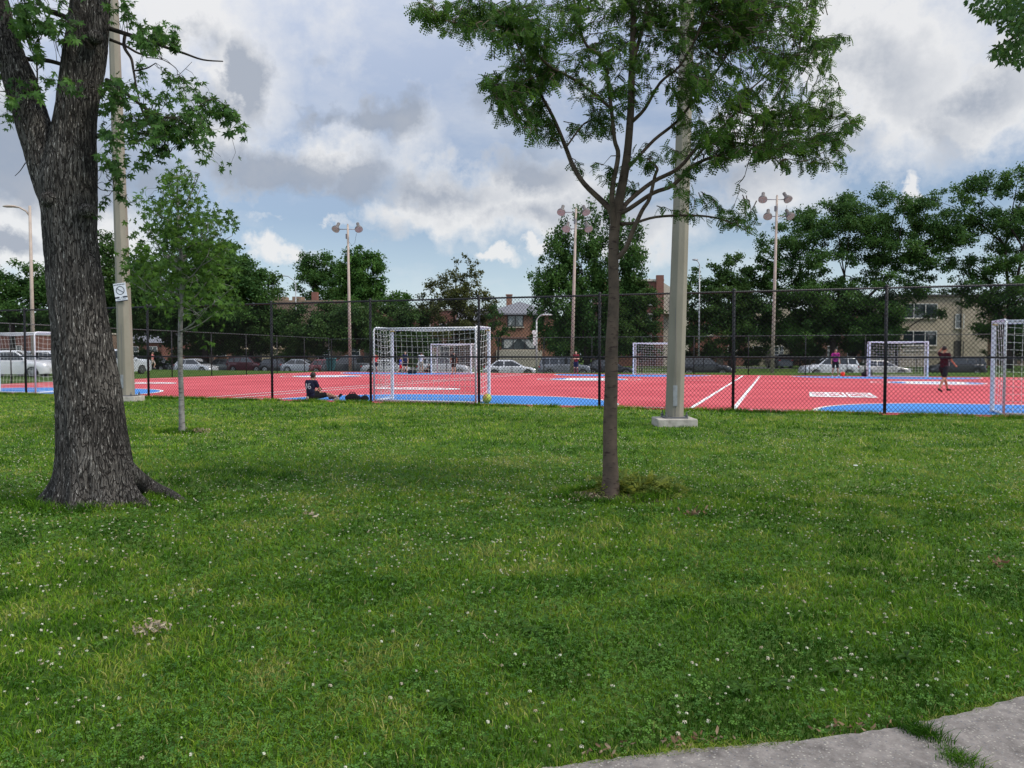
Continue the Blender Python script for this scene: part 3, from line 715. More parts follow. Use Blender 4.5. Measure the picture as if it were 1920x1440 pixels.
# ------------------------------------------------------------------ floodlight masts and street lamps
def flood(base, top_px, D, n, label):
    b = Vector((base[0], base[1], 0)); t = U(*top_px, D) if top_px else None
    root = empty('floodlight_pole', b, label, 'floodlight', 'floodlight poles round the court')
    H = t.z; lx = t.x-b.x
    mb = MB(); mb.tube([(0, 0, 0), (lx*.5, 0, H*.5), (lx, 0, H)], [.15, .12, .085], 10); mb.build('pole', M_['pole_far'], root, True)
    mb = MB(); mb.tube([(lx, 0, H-.02), (lx, 0, H+.12)], [.085, .03], 10); mb.build('cap', M_['pole_far'], root, True)
    rows = [(H-.35, [(-1, -.95), (1, .95)])] if n == 2 else [(H-.25, [(-1, -1.15), (1, .75)]), (H-1.55, [(-1, -.75), (1, .95)])]
    for z, arm in rows:
        mb = MB(); mb.tube([(lx+arm[0][1], 0, z), (lx+arm[1][1], 0, z)], .035, 8); mb.build('cross_arm', M_['galv'], root, True)
        for s, x in arm:
            A = Matrix.Rotation(R(-38), 3, 'X')@Matrix.Rotation(R(-14*s), 3, 'Y')
            c = Vector((lx+x, -.16, z+.05))
            mb = MB(); mb.lathe([(.335, -.18), (.33, -.05), (.25, .10), (.14, .2), (.13, .3), (.13, .62), (.05, .66)], 20, c, A.to_3x3()@Matrix.Identity(3)); lamp = mb.build('lamp', M_['lamp_shell'], root, True)
            mb = MB(); mb.lathe([(.325, -.186), (.32, -.19)], 20, c, A); mb.build('lens', M_['lamp_glass'], lamp)
    mb = MB(); mb.box((lx-.11, 0, H-.95), (.12, .2, .4)); mb.build('junction_box', M_['steel_dark'], root)
    mb = MB(); mb.tube([(lx+.08, -.05, H-1.4), (lx+.35, -.05, H-1.75), (lx+.6, -.05, H-1.5), (lx+.75, -.05, H-.7)], .012, 5); mb.build('cable', M_['black_metal'], root)
    return root
flood(((657-960)*65.5/FPX, 65.5), (652, 422), 65.5, 2, 'floodlight pole with two round lamps left of the middle goal')
flood(((1072-960)*61./FPX, 61.), (1080, 392), 61., 4, 'floodlight pole with four lamps just left of the locust trunk')
flood(((1448-960)*60./FPX, 60.), (1457, 368), 60., 4, 'floodlight pole with four lamps right of the wide concrete pole')
def street_lamp(base, H, pts, r, label, mat, head=(.5, .16, .09)):
    root = empty('street_lamp', (base[0], base[1], 0), label, 'street lamp')
    mb = MB(); mb.tube([(0, 0, 0), (0, 0, H)], [r, r*.6], 10); mb.build('pole', mat, root, True)
    mb = MB(); mb.tube(pts, r*.45, 8); mb.build('arm', mat, root, True)
    e = Vector(pts[-1]); d = (e-Vector(pts[-2])).normalized()
    mb = MB(); mb.ball(e+d*.2, head, 12, 6); mb.build('lamp_head', mat, root, True)
D = 52.; k = D/FPX
b = G(63, 706); b = Vector(((63-960)*k, D, 0)); H = U(66, 386, D).z
street_lamp(b, H, [(0, 0, H-.7), (-.25, 0, H-.35), (-.7, 0, H-.1), (-1.15, 0, H-.05)], .14, 'tall street lamp with a curved arm at the left edge', M_['pole_far'])
D = 92.; k = D/FPX; H = U(556, 530, D).z
street_lamp(((556-960)*k, D), H, [(0, 0, H-.1), (-.3, 0, H+.35), (-.9, 0, H+.75), (-1.5, 0, H+.8)], .10, 'slim street lamp rising between the left trees over the rooftops', M_['galv'])
D = 61.6; k = D/FPX; H = U(1006, 600, D).z
street_lamp(((1006-960)*k, D), H, [(0, 0, H-.1), (.06, 0, H+.1), (.25, 0, H+.32), (.6, 0, H+.38)], .09, 'short curved street lamp in front of the brick house', pbr('light_grey_paint', (.42, .43, .42), .5))
D = 79.; k = D/FPX; H = U(1310, 500, D).z
street_lamp(((1310-960)*k, D), H, [(0, 0, H-.1), (-.03, 0, H+.25), (-.14, 0, H+.5), (-.3, 0, H+.6)], .10, 'slim street lamp standing just right of the wide concrete pole', M_['galv'], (.32, .14, .1))

# sign on the short lamp column
D = 61.4; p = U(1002, 628, D)
root = empty('street_sign', p, 'small pale street sign fixed to the short curved lamp', 'sign')
mb = MB(); mb.lathe([(.2, -.01), (.2, .01)], 8, (0, 0, .2), Matrix.Rotation(PI/2, 3, 'X')); mb.build('round_plate', M_['white_trim'], root)
mb = MB(); mb.box((0, 0, -.45), (.22, .02, .8)); mb.build('plate', M_['white_trim'], root)

# ------------------------------------------------------------------ houses across the street
def window(root, x, z, w, h, y=0, cols=1, rows=2, fmat='white_trim', curtain=False, sill=True, name='window'):
    mb = MB(); t = .07
    for sx in (-1, 1): mb.box((x+sx*(w/2-t/2), y-.045, z), (t, .09, h))
    for sz in (-1, 1): mb.box((x, y-.045, z+sz*(h/2-t/2)), (w-2*t, .09, t))
    for i in range(1, cols): mb.box((x-w/2+w*i/cols, y-.04, z), (.09, .08, h-2*t))
    for j in range(1, rows):
        for i in range(cols): mb.box((x-w/2+w*(i+.5)/cols, y-.03, z+(-h/2+h*j/rows)), (w/cols-.14, .06, .05))
    f = mb.build(name, M_[fmat], root)
    mb = MB(); mb.box((x, y-.008, z), (w-2*t, .016, h-2*t)); mb.build('pane', M_['glass'], f)
    if curtain:
        mb = MB(); mb.prism([(x-w*.42, z+h*.42), (x-w*.05, z+h*.42), (x-w*.30, z-h*.35), (x-w*.42, z-h*.35)], y-.028, y-.020)
        mb.prism([(x+w*.42, z+h*.42), (x+w*.05, z+h*.42), (x+w*.30, z-h*.35), (x+w*.42, z-h*.35)], y-.028, y-.020); mb.build('curtain', M_['curtain'], f)
    if sill:
        mb = MB(); mb.box((x, y-.09, z-h/2-.06), (w+.2, .18, .11)); mb.build('sill', M_['stone_trim'], f)
    return f
def px_root(x, D, name, label, cat='house', group=None, rz=0):
    return empty(name, ((x-960)*D/FPX, D, 0), label, cat, group, rz)
def Zpx(y, D): return U(960, y, D).z
brick_r = brick_mat('red_brick', (.22, .07, .045), (.16, .052, .036), (.16, .13, .11))
brick_o = brick_mat('orange_brick', (.36, .165, .10), (.28, .125, .075), (.22, .18, .15))
brick_t = brick_mat('tan_brick', (.47, .40, .29), (.40, .335, .24), (.34, .3, .24))
brick_b = brick_mat('brown_brick', (.24, .155, .10), (.18, .115, .075), (.2, .17, .14))
def walls(root, w, d, h, mat, bottom=None):
    mb = MB(); mb.box((0, d/2, h/2+(bottom or 0)/2), (w, d, h-(bottom or 0))); return mb.build('wall', mat, root)
def door(root, x, w=1.0, h=2.1, z0=.4, mat='tar'):
    mb = MB(); mb.box((x, -.03, z0+h/2), (w, .06, h)); d = mb.build('door', M_[mat], root)
    mb = MB(); mb.ball((x+w*.38, -.09, z0+1.0), .04, 8, 6); mb.build('handle', M_['galv'], d)
# 1 brick house with hipped grey roof and chimney
D = 91.; k = D/FPX
root = px_root(975, D, 'brick_house', 'orange brick house with a grey hipped roof, chimney and curtained windows')
W_ = 8.2; h = Zpx(588, D); dp = 9
walls(root, W_, dp, h, brick_o)
mb = MB(); o_ = .35; a = W_/2+o_; rt = Zpx(562, D)
mb.add([(-a, -o_, h), (a, -o_, h), (a, dp+o_, h), (-a, dp+o_, h), (0, 3.2, rt), (0, dp-3.2, rt), (-a, -o_, h-.18), (a, -o_, h-.18), (a, dp+o_, h-.18), (-a, dp+o_, h-.18)],
       [(0, 1, 4), (1, 2, 5, 4), (2, 3, 5), (3, 0, 4, 5), (0, 6, 7, 1), (1, 7, 8, 2), (2, 8, 9, 3), (3, 9, 6, 0), (6, 9, 8, 7)])
rf = mb.build('roof', M_['roof'], root)
mb = MB(); mb.box((-1.3, 4.5, rt-.1), (.7, .7, 1.9)); mb.box((-1.3, 4.5, rt+.9), (.85, .85, .14)); mb.build('chimney', brick_o, rf)
window(root, -.55, Zpx(602, D), 1.9, 1.35, 0, 2, 1, 'black_metal', True); window(root, 2.1, Zpx(602, D), 1.2, 1.35, 0, 1, 2, 'black_metal')
window(root, -.1, Zpx(645, D), 4.2, 1.3, 0, 3, 1, 'black_metal', True)
mb = MB(); mb.box((-.1, -.5, (Zpx(657, D))/2), (5.4, 1.0, Zpx(657, D))); mb.build('stone_porch', M_['stone_trim'], root)
mb = MB(); mb.box((-3.2, -.06, h/2-1.2), (.5, .12, h-2.4)); mb.build('corner_pier', brick_o, root)
# 2 tan brick two-flat at right
D = 92.
root = px_root(1768, D, 'apartment_building', 'tan brick two storey building with wide white framed windows behind the right goal', 'building')
W_ = 165*D/FPX; h = Zpx(556, D)
walls(root, W_, 12, h, brick_t)
mb = MB(); mb.box((0, 5.9, h+.12), (W_+.3, 12.4, .24)); mb.build('roof', M_['tar'], root)
for yy in (583, 634):
    window(root, (1722-1768)*D/FPX, Zpx(yy, D), 4.2, 1.75, 0, 3, 1)
window(root, (1797-1768)*D/FPX, Zpx(602, D), 1.05, 1.7, 0, 1, 2); 
door(root, (1797-1768)*D/FPX, 1.1, 2.2, .9, 'tar')
mb = MB(); mb.box((2.1, -.12, h/2), (.12, .24, h)); mb.build('brick_pier', brick_t, root)
mb = MB(); mb.box((-W_/2+.2, -.06, h*.5), (.4, .12, h-.02)); mb.build('brick_pier', brick_t, root)
mb = MB(); 
for i in range(5): mb.box((1.7, -.3-.28*(4-i)*1.0, .09+.18*i/1.0), (1.8, .28, .18*(i+1) if False else .18))
mb.build('front_steps', M_['stone_trim'], root)
mb = MB(); mb.box((-2.7, -.04, Zpx(657, D)), (4.6, .08, .22)); mb.box((2.9, -.03, Zpx(560, D)), (W_*.3, .06, .2)); mb.build('stone_band', M_['stone_trim'], root)
# 3 red brick apartments with pier, cream gabled bay
D = 96.
root = px_root(1185, D, 'apartment_building', 'tall red brick building with stone parapet and cream gable, left of the wide pole', 'building')
W_ = 140*D/FPX; h = Zpx(524, D)
walls(root, W_*.82, 12, h, brick_r)
mb = MB(); mb.box((0, -.06, h-.1), (W_*.84, .2, .25)); mb.box((0, -.04, h-1.5), (W_*.84, .14, .18)); mb.box((W_*.3, -.06, Zpx(590, D)), (1.4, .14, .25)); mb.build('stone_band', M_['stone_trim'], root)
mb = MB(); mb.box((W_*.36, -.2, (h+.5)/2), (.9, .5, h+.5)); mb.build('corner_pier', brick_r, root)
mb = MB(); xx = W_*.41+.03; mb.prism([(xx, 0), (xx+3.3, 0), (xx+3.3, h-2.4), (xx, h-.3)], .4, 11); mb.build('cream_wall', M_['stone_trim'], root)
for x in (-3, -.6, 1.9):
    for yy in (560, 600, 640): window(root, x, Zpx(yy, D), 1.0, 1.6, 0, 1, 2)
for yy in (572, 625): window(root, xx+1.3, Zpx(yy, D), .8, 1.8, .4, 1, 2)
mb = MB(); mb.box((xx+1.2, -.1, Zpx(588, D)), (2.0, 1.0, .12)); 
for i in range(9): mb.box((xx+.25+.24*i, -.57, Zpx(588, D)+.45), (.06, .05, .8))
mb.box((xx+1.2, -.57, Zpx(588, D)+.88), (2.0, .06, .06)); mb.build('balcony', M_['stone_trim'], root)
# 4 brown flat roof building, left
D = 104.
root = px_root(578, D, 'brick_building', 'tan brown flat roofed building rising behind the bushes left of the middle goal', 'building')
W_ = 135*D/FPX; h = Zpx(563, D)
walls(root, W_, 14, h, brick_b)
mb = MB(); mb.box((0, -.05, h-.15), (W_+.2, .2, .3)); mb.box((0, -.04, h-1.4), (W_*.98, .12, .15)); mb.box((-W_*.5+.6, 1, h+.25), (2.4, 2, .5)); mb.box((-W_*.5+3.4, 1, h+.25), (1.2, 2, .5)); mb.build('parapet', M_['stone_trim'] if False else brick_b, root)
mb = MB(); mb.box((W_*.0, 4, h+.7), (.8, .8, 1.4)); mb.build('chimney', brick_r, root)
for x in (-3, 0, 3): window(root, x, Zpx(620, D), 1.3, 1.7)
for x in (-2.6, 2.2): window(root, x, Zpx(665, D), 1.6, 1.5, 0, 2, 2)
# 5 row of brick bungalows under the trees: each one a house
specs = [(270, 108, 70, 642, brick_r, 'gable', 'red brown brick house behind the trees just right of the left pole'),
         (120, 104, 100, 625, brick_b, 'flat', 'brown brick building behind the big trunk, above the second white car'),
         (10, 96, 90, 628, brick_r, 'flat', 'dark brick building behind the left goal and the white car'),
         (395, 106, 85, 640, brick_o, 'flat', 'low orange brick house above the parked cars at the left'),
         (485, 100, 72, 654, brick_t, 'gable', 'small tan gabled garage left of the fence post and behind a dark car'),
         (690, 100, 95, 578, brick_r, 'flat', 'dark red brick building left of the middle goal, mostly behind bushes'),
         (798, 98, 108, 582, brick_r, 'flat', 'red brick building with white window surrounds seen through the middle goal net'),
         (890, 100, 60, 600, brick_b, 'gable', 'brown brick house hidden by the yellowish tree behind the goal'),
         (1350, 100, 90, 600, brick_r, 'flat', 'red brick building in the gloom behind the dark tree right of the wide pole'),
         (1440, 101, 80, 575, brick_t, 'flat', 'pale brick building glimpsed between the trees behind the right floodlight pole'),
         (1560, 100, 110, 590, brick_o, 'flat', 'orange brick house in deep shade of the right hand trees'),
         (1900, 100, 80, 575, brick_b, 'flat', 'brown building in tree shade at the right edge')]
for i, (x, D, wp, yt, mt, kind, lab) in enumerate(specs):
    root = px_root(x, D, 'brick_house', lab, 'house', 'brick houses across the street')
    W_ = wp*D/FPX; h = Zpx(yt, D)
    walls(root, W_, 9, h, mt)
    if kind == 'gable':
        mb = MB(); a = W_/2+.3; mb.add([(-a, -.3, h-.05), (a, -.3, h-.05), (a, 9.3, h-.05), (-a, 9.3, h-.05), (-a, 4.5, h+1.7), (a, 4.5, h+1.7)], [(0, 1, 5, 4), (2, 3, 4, 5), (0, 4, 3), (1, 2, 5), (0, 3, 2, 1)])
        mb.build('roof', M_['roof'] if x != 485 else pbr('tan_roof', (.30, .24, .16), .9), root)
    else:
        mb = MB(); mb.box((0, 4.5, h+.1), (W_+.24, 9.24, .2)); mb.build('roof', M_['stone_trim'], root)
    nw = max(1, int(W_/2.4)); 
    zs = [1.9] if h < 4 else [1.9, 4.7] if h < 7.5 else [1.9, 4.7, 7.2]
    for z in zs:
        if z > h-.7: continue
        for j in range(nw): window(root, -W_/2+W_*(j+.5)/nw, z, 1.25, 1.4, 0, 1+(j % 2), 2)
    door(root, W_*.25-.6 if nw == 1 else -W_/2+W_*1.0/nw, .9, 2.0, .15)

# ------------------------------------------------------------------ parked cars
paint_cache = {}
def paint(c):
    if c not in paint_cache:
        paint_cache[c] = pbr('car_paint', c, .28, .25, .5, tuple(v*.9 for v in c), 3, coat=.6)
    return paint_cache[c]
def car_master(kind):
    L, W, Hh = {'sedan': (4.7, 1.82, 1.45), 'suv': (4.65, 1.88, 1.72), 'hatch': (4.2, 1.76, 1.5), 'pickup': (5.6, 1.95, 1.85)}[kind]
    hw = W/2; wx = L*.30
    belt = {'sedan': .93, 'suv': 1.08, 'hatch': .95, 'pickup': 1.15}[kind]; hood = belt-.06
    prof = {  # stations (x/L from rear), shoulder height, roof height or None
        'sedan': [(-.5, .66, 0), (-.485, .90, 0), (-.36, .98, 0), (-.22, belt, 0), (0, belt, 0), (.2, belt-.02, 0), (.38, .80, 0), (.475, .66, 0), (.5, .5, 0)],
        'suv': [(-.5, .75, 0), (-.49, 1.0, 0), (-.36, belt+.02, 0), (0, belt, 0), (.22, belt-.01, 0), (.4, .98, 0), (.48, .85, 0), (.5, .6, 0)],
        'hatch': [(-.5, .7, 0), (-.49, .95, 0), (-.3, belt+.02, 0), (0, belt, 0), (.24, belt-.02, 0), (.42, .80, 0), (.485, .66, 0), (.5, .5, 0)],
        'pickup': [(-.5, .8, 0), (-.498, 1.12, 0), (-.2, 1.14, 0), (0, belt, 0), (.22, belt, 0), (.44, 1.08, 0), (.49, .98, 0), (.5, .7, 0)]}[kind]
    gh = {'sedan': [(-.40, 0), (-.24, 1), (.03, 1.0), (.25, 0)], 'suv': [(-.485, 0), (-.43, .93), (.06, 1), (.25, 0)], 'hatch': [(-.47, 0), (-.36, .93), (.05, 1), (.27, 0)], 'pickup': [(-.14, 0), (-.11, .96), (.09, 1), (.26, 0)]}[kind]
    # body shell
    xs = np.linspace(-.5, .5, 33); sh = np.interp(xs, [p[0] for p in prof], [p[1] for p in prof])
    V = []; F = []; zb = .20
    for x, s in zip(xs, sh):
        e = 1-.16*max(0, (abs(x)-.40)/.10)**2*1.6; w = hw*e; zbb = zb+.10*max(0, (abs(x)-.42)/.08)
        # wheel arch lift
        lift = 0
        for c in (-wx, wx):
            dx = abs(x*L-c)
            if dx < .40: lift = max(lift, math.sqrt(.16-dx*dx)*1.0)
        zz = max(zbb, .30+lift*.98 if lift > 0 else zbb)
        zz = min(zz, s-.12)
        sec = [(0, .22), (w*.80, .22), (w*.80, zz), (w*.985, zz), (w, (zz+s)/2), (w*.98, s-.07), (w*.90, s), (0, s+.03)]
        sec = sec+[(-y, z) for y, z in sec[1:-1][::-1]]
        V += [(x*L, y, z) for y, z in sec]
    m = len(sec)
    F = [(i*m+k, i*m+(k+1) % m, (i+1)*m+(k+1) % m, (i+1)*m+k) for i in range(len(xs)-1) for k in range(m)]+[tuple(range(m)), tuple(range((len(xs)-1)*m, len(xs)*m))[::-1]]
    body = MB().add(V, F)
    # cabin
    gx = [g_[0]*L for g_ in gh]; gz = [g_[1] for g_ in gh]; bb = np.interp(gh[0][0], [p[0] for p in prof], [p[1] for p in prof])
    cabin = MB(); V = []
    xs2 = np.linspace(gx[0], gx[3], 21)
    for x in xs2:
        t = np.interp(x, gx, gz); t = max(t, .001); zt = belt-.03+(Hh-belt+.03)*(t if t < .97 else 1); b_ = belt-.04
        wt = hw*(.90-.17*t); rr = .05*t
        V += [(x, hw*.9, b_), (x, wt, max(zt-rr-.02, b_)), (x, wt-.09, zt), (x, 0, zt+.02*t), (x, -wt+.09, zt), (x, -wt, max(zt-rr-.02, b_)), (x, -hw*.9, b_)]
    m2 = 7
    F = [(i*m2+k, i*m2+k+1, (i+1)*m2+k+1, (i+1)*m2+k) for i in range(20) for k in range(6)]+[tuple(range(7)), tuple(range(140, 147))[::-1]]
    cabin.add(V, F)
    # windows on the sides
    glass_l = []
    def side_pt(x, f, s, off=.006):
        t = float(np.interp(x, gx, gz)); zt = belt-.03+(Hh-belt+.03)*t
        top = zt-.10; b_ = belt+.02; z = b_+(top-b_)*f; k = (z-(belt-.04))/max(Hh-belt, .1); w = hw*(.90-.17*k)+off+.004
        return (x, s*w, z)
    x0, x1, x2, x3 = gx
    splits = [(x1-.22*(x1-x0) if kind != 'sedan' else x0+.45*(x1-x0), (x1+x2)/2-.12+.0), ((x1+x2)/2-.04, x2+.62*(x3-x2))]
    if kind in ('suv',): splits = [(x1-.02, x1+.60), (x1+.68, (x1+x2)/2+.22), ((x1+x2)/2+.30, x2+.62*(x3-x2))]
    wins = []
    for s in (-1, 1):
        for (a, b_) in splits:
            mb = MB(); P = []; nn = 8
            for i in range(nn+1): P.append(side_pt(a+(b_-a)*i/nn, 0, s))
            for i in range(nn, -1, -1): P.append(side_pt(a+(b_-a)*i/nn, 1, s))
            P2 = [(p[0], p[1]-s*.012, p[2]) for p in P]; n = len(P)
            mb.add(P+P2, [tuple(range(n)), tuple(range(2*n-1, n-1, -1))]+[(i, (i+1) % n, (i+1) % n+n, i+n) for i in range(n)]); wins.append(mb)
    for (xa, xb, sg) in ((x2, x3, 1), (x1, x0, -1)):
        mb = MB(); 
        za = Hh-.06; zb2 = belt+.03; wt, wb = hw*.66, hw*.80; xb_ = xa+(xb-xa)*.90; xa_ = xa+(xb-xa)*.08
        off = .022*sg
        mb.add([(xa_+off, -wt, za), (xa_+off, wt, za), (xb_+off, wb, zb2), (xb_+off, -wb, zb2), (xa_, -wt, za-.02), (xa_, wt, za-.02), (xb_, wb, zb2-.02), (xb_, -wb, zb2-.02)], [(0, 1, 2, 3), (7, 6, 5, 4), (0, 4, 5, 1), (1, 5, 6, 2), (2, 6, 7, 3), (3, 7, 4, 0)])
        wins.append(mb)
    return dict(L=L, W=W, H=Hh, body=body, cabin=cabin, wins=wins, wx=wx, sh=sh, kind=kind)
def make_car(kind, c, label, dark_rim=False):
    K = car_master(kind); root = empty('parked_car', (0, 0, 0), label, 'car', 'cars parked along the street')
    pm = paint(c); L, hw = K['L'], K['W']/2
    bd = K['body'].build('body', pm, root, True); bd.modifiers.new('e', 'EDGE_SPLIT').split_angle = R(42)
    cb = K['cabin'].build('cabin', pm, root, True); cb.modifiers.new('e', 'EDGE_SPLIT').split_angle = R(42)
    for w in K['wins']: w.build('window', M_['car_glass'], root)
    for sx in (-1, 1):
        for s in (-1, 1):
            Mx = Matrix.Rotation(PI/2, 3, 'X')
            mb = MB(); mb.lathe([(.25, -.1), (.31, -.11), (.335, -.07), (.335, .07), (.31, .11), (.25, .1)], 24, (sx*K['wx'], s*(hw-.13), .335), Mx); wh = mb.build('wheel', M_['tyre'], root, True)
            mb = MB(); mb.lathe([(.03, .0), (.06, .0), (.08, .02)], 12, (sx*K['wx'], s*(hw-.015), .335), Mx)
            for j in range(10):
                a = 2*PI*j/10; mb.box((sx*K['wx']+.13*math.cos(a), s*(hw-.018), .335+.13*math.sin(a)), (.20, .02, .035), M=Matrix.Rotation(-a, 3, 'Y'))
            nn = 24; V = []
            for j in range(nn):
                a = 2*PI*j/nn
                V += [(sx*K['wx']+.245*math.cos(a), s*(hw-.014), .335+.245*math.sin(a)), (sx*K['wx']+.205*math.cos(a), s*(hw-.014), .335+.205*math.sin(a))]
            mb.add(V, [(2*j, 2*j+1, (2*j+3) % (2*nn), (2*j+2) % (2*nn)) for j in range(nn)])
            mb.build('rim', M_['rim'], wh)
    zl = .68 if kind != 'pickup' else .9
    for s in (-1, 1):
        mb = MB(); mb.ball((L*.468, s*hw*.70, zl), (.14, .17, .075), 10, 6); mb.build('headlight', M_['lamp_glass'], root, True)
        mb = MB(); mb.ball((-L*.478, s*hw*.74, zl+.18), (.09, .16, .08), 10, 6); mb.build('tail_light', pbr('tail_red', (.35, .01, .01), .3), root, True)
        mb = MB(); mb.ball((L*.20, s*(hw+.05), K['H']*.60), (.07, .09, .055), 8, 6); mb.build('mirror', pm, root, True)
    mb = MB(); mb.box((L*.496, 0, .42), (.03, hw*1.1, .16)); mb.build('grille', M_['tyre'], root)
    return root
silver = (.42, .43, .45); white = (.68, .68, .70); black = (.012, .013, .016); dgrey = (.06, .065, .07); mred = (.14, .015, .02); navy = (.02, .03, .06)
# x centre px, distance, kind, paint, heading (0 = nose to the right), label
cars = [(958, 65.5, 'sedan', white, 0, 'white sedan parked in front of the brick house'),
        (1060, 66, 'suv', (.17, .18, .20), 0, 'grey sport utility car parked behind the left of the red shirted person'),
        (1140, 67, 'sedan', black, 0, 'black sedan nose half hidden behind the locust trunk'),
        (1318, 66.5, 'suv', black, 0, 'black sport utility car with bright wheels right of the wide pole'),
        (1553, 66.5, 'suv', white, PI, 'white sport utility car behind the magenta shirted player'),
        (1650, 67.5, 'sedan', (.50, .48, .44), 0, 'beige silver sedan parked behind the far right goal'),
        (1790, 67, 'suv', black, PI, 'black car behind the maroon shirted player'),
        (728, 69, 'sedan', silver, 0, 'silver sedan behind the left post of the middle goal'),
        (832, 67, 'suv', (.55, .56, .58), 0, 'silver white car behind the far small goal'),
        (662, 74, 'pickup', dgrey, PI, 'dark pickup truck just left of the middle goal'),
        (625, 75, 'hatch', mred, 0, 'dark red car behind the teal rubbish bin'),
        (570, 77, 'sedan', (.30, .31, .33), 0, 'grey silver car nose right of the fence post'),
        (525, 79, 'hatch', black, 0, 'black hatchback behind the fence post at the left'),
        (468, 80, 'suv', (.07, .02, .025), 0, 'very dark maroon car parked under the left trees'),
        (428, 81, 'sedan', dgrey, 0, 'dark sedan parked in front of the low orange brick house'),
        (368, 82, 'hatch', silver, 0, 'silver hatchback right of the sapling trunk'),
        (345, 84.5, 'sedan', (.45, .46, .48), 0, 'pale grey car partly behind the sapling trunk'),
        (292, 84, 'suv', black, 0, 'black car between the left pole and the sapling'),
        (250, 85, 'sedan', navy, 0, 'dark blue car just right of the left pole'),
        (1461, 83, 'hatch', (.10, .11, .12), PI/2, 'small dark car up on the driveway right of the floodlight pole'),
        (30, 50, 'suv', white, .12, 'large white sport utility car behind the left goal'),
        (92, 53, 'suv', (.66, .67, .70), .12, 'second white car touching the big tree trunk in view'),
        (214, 57, 'pickup', (.55, .58, .62), 1.2, 'pale van like truck squeezed between the big trunk and the left pole')]
for x, D, kind, c, hd, lab in cars:
    root = make_car(kind, c, lab); root.location = ((x-960)*D/FPX, D, 0 if (D < 60 or x == 1461) else -DIP)
    rz = 0 if D < 69 and x > 800 else (-.0 if x > 700 else -.25)
    root.rotation_euler = (0, 0, hd+rz if D > 60 else hd)
    root['category'] = 'car'
    if D > 60 and x != 1461:
        yy = float(street_y(root.location.x)); lane = -3.7 if D <= yy+1.5 else 3.6; y2 = yy+lane; root.location = ((x-960)*y2/FPX, y2, -DIP)

# ------------------------------------------------------------------ people
SK = dict(pel=(0, 0, .93), wai=(0, 0, 1.08), che=(0, 0, 1.30), nec=(0, 0, 1.47), hea=(0, .02, 1.63),
          shL=(-.17, 0, 1.42), elL=(-.23, -.02, 1.15), wrL=(-.24, .06, .91), haL=(-.24, .10, .80),
          shR=(.17, 0, 1.42), elR=(.23, -.02, 1.15), wrR=(.24, .06, .91), haR=(.24, .10, .80),
          hiL=(-.09, 0, .91), knL=(-.10, .03, .49), anL=(-.11, -.02, .09), toL=(-.12, .16, .035),
          hiR=(.09, 0, .91), knR=(.10, .03, .49), anR=(.11, -.02, .09), toR=(.12, .16, .035))
skin_a = pbr('skin_tan', (.40, .20, .125), .6, 0, .4, (.32, .165, .10), 8); skin_b = pbr('skin_light', (.50, .30, .21), .6, 0, .4, (.45, .26, .18), 8); skin_c = pbr('skin_brown', (.20, .10, .06), .6, 0, .4)
hair_m = pbr('dark_hair', (.012, .009, .007), .7)
cloth_cache = {}
def cloth(c):
    if c not in cloth_cache: cloth_cache[c] = pbr('cloth', c, .85, 0, .2, tuple(v*.75 for v in c), 7, .3)
    return cloth_cache[c]
def remesh(o, vox, it=4):
    m = o.modifiers.new('r', 'REMESH'); m.mode = 'VOXEL'; m.voxel_size = vox; m.use_smooth_shade = True
    s = o.modifiers.new('s', 'SMOOTH'); s.factor = .5; s.iterations = it
    return o
def limb(mb, a, b, ra, rb, seg=10):
    mb.tube([a, (Vector(a)+Vector(b))/2, b], [ra, (ra+rb)/2, rb], seg); mb.ball(a, ra, 10, 6); mb.ball(b, rb, 10, 6)
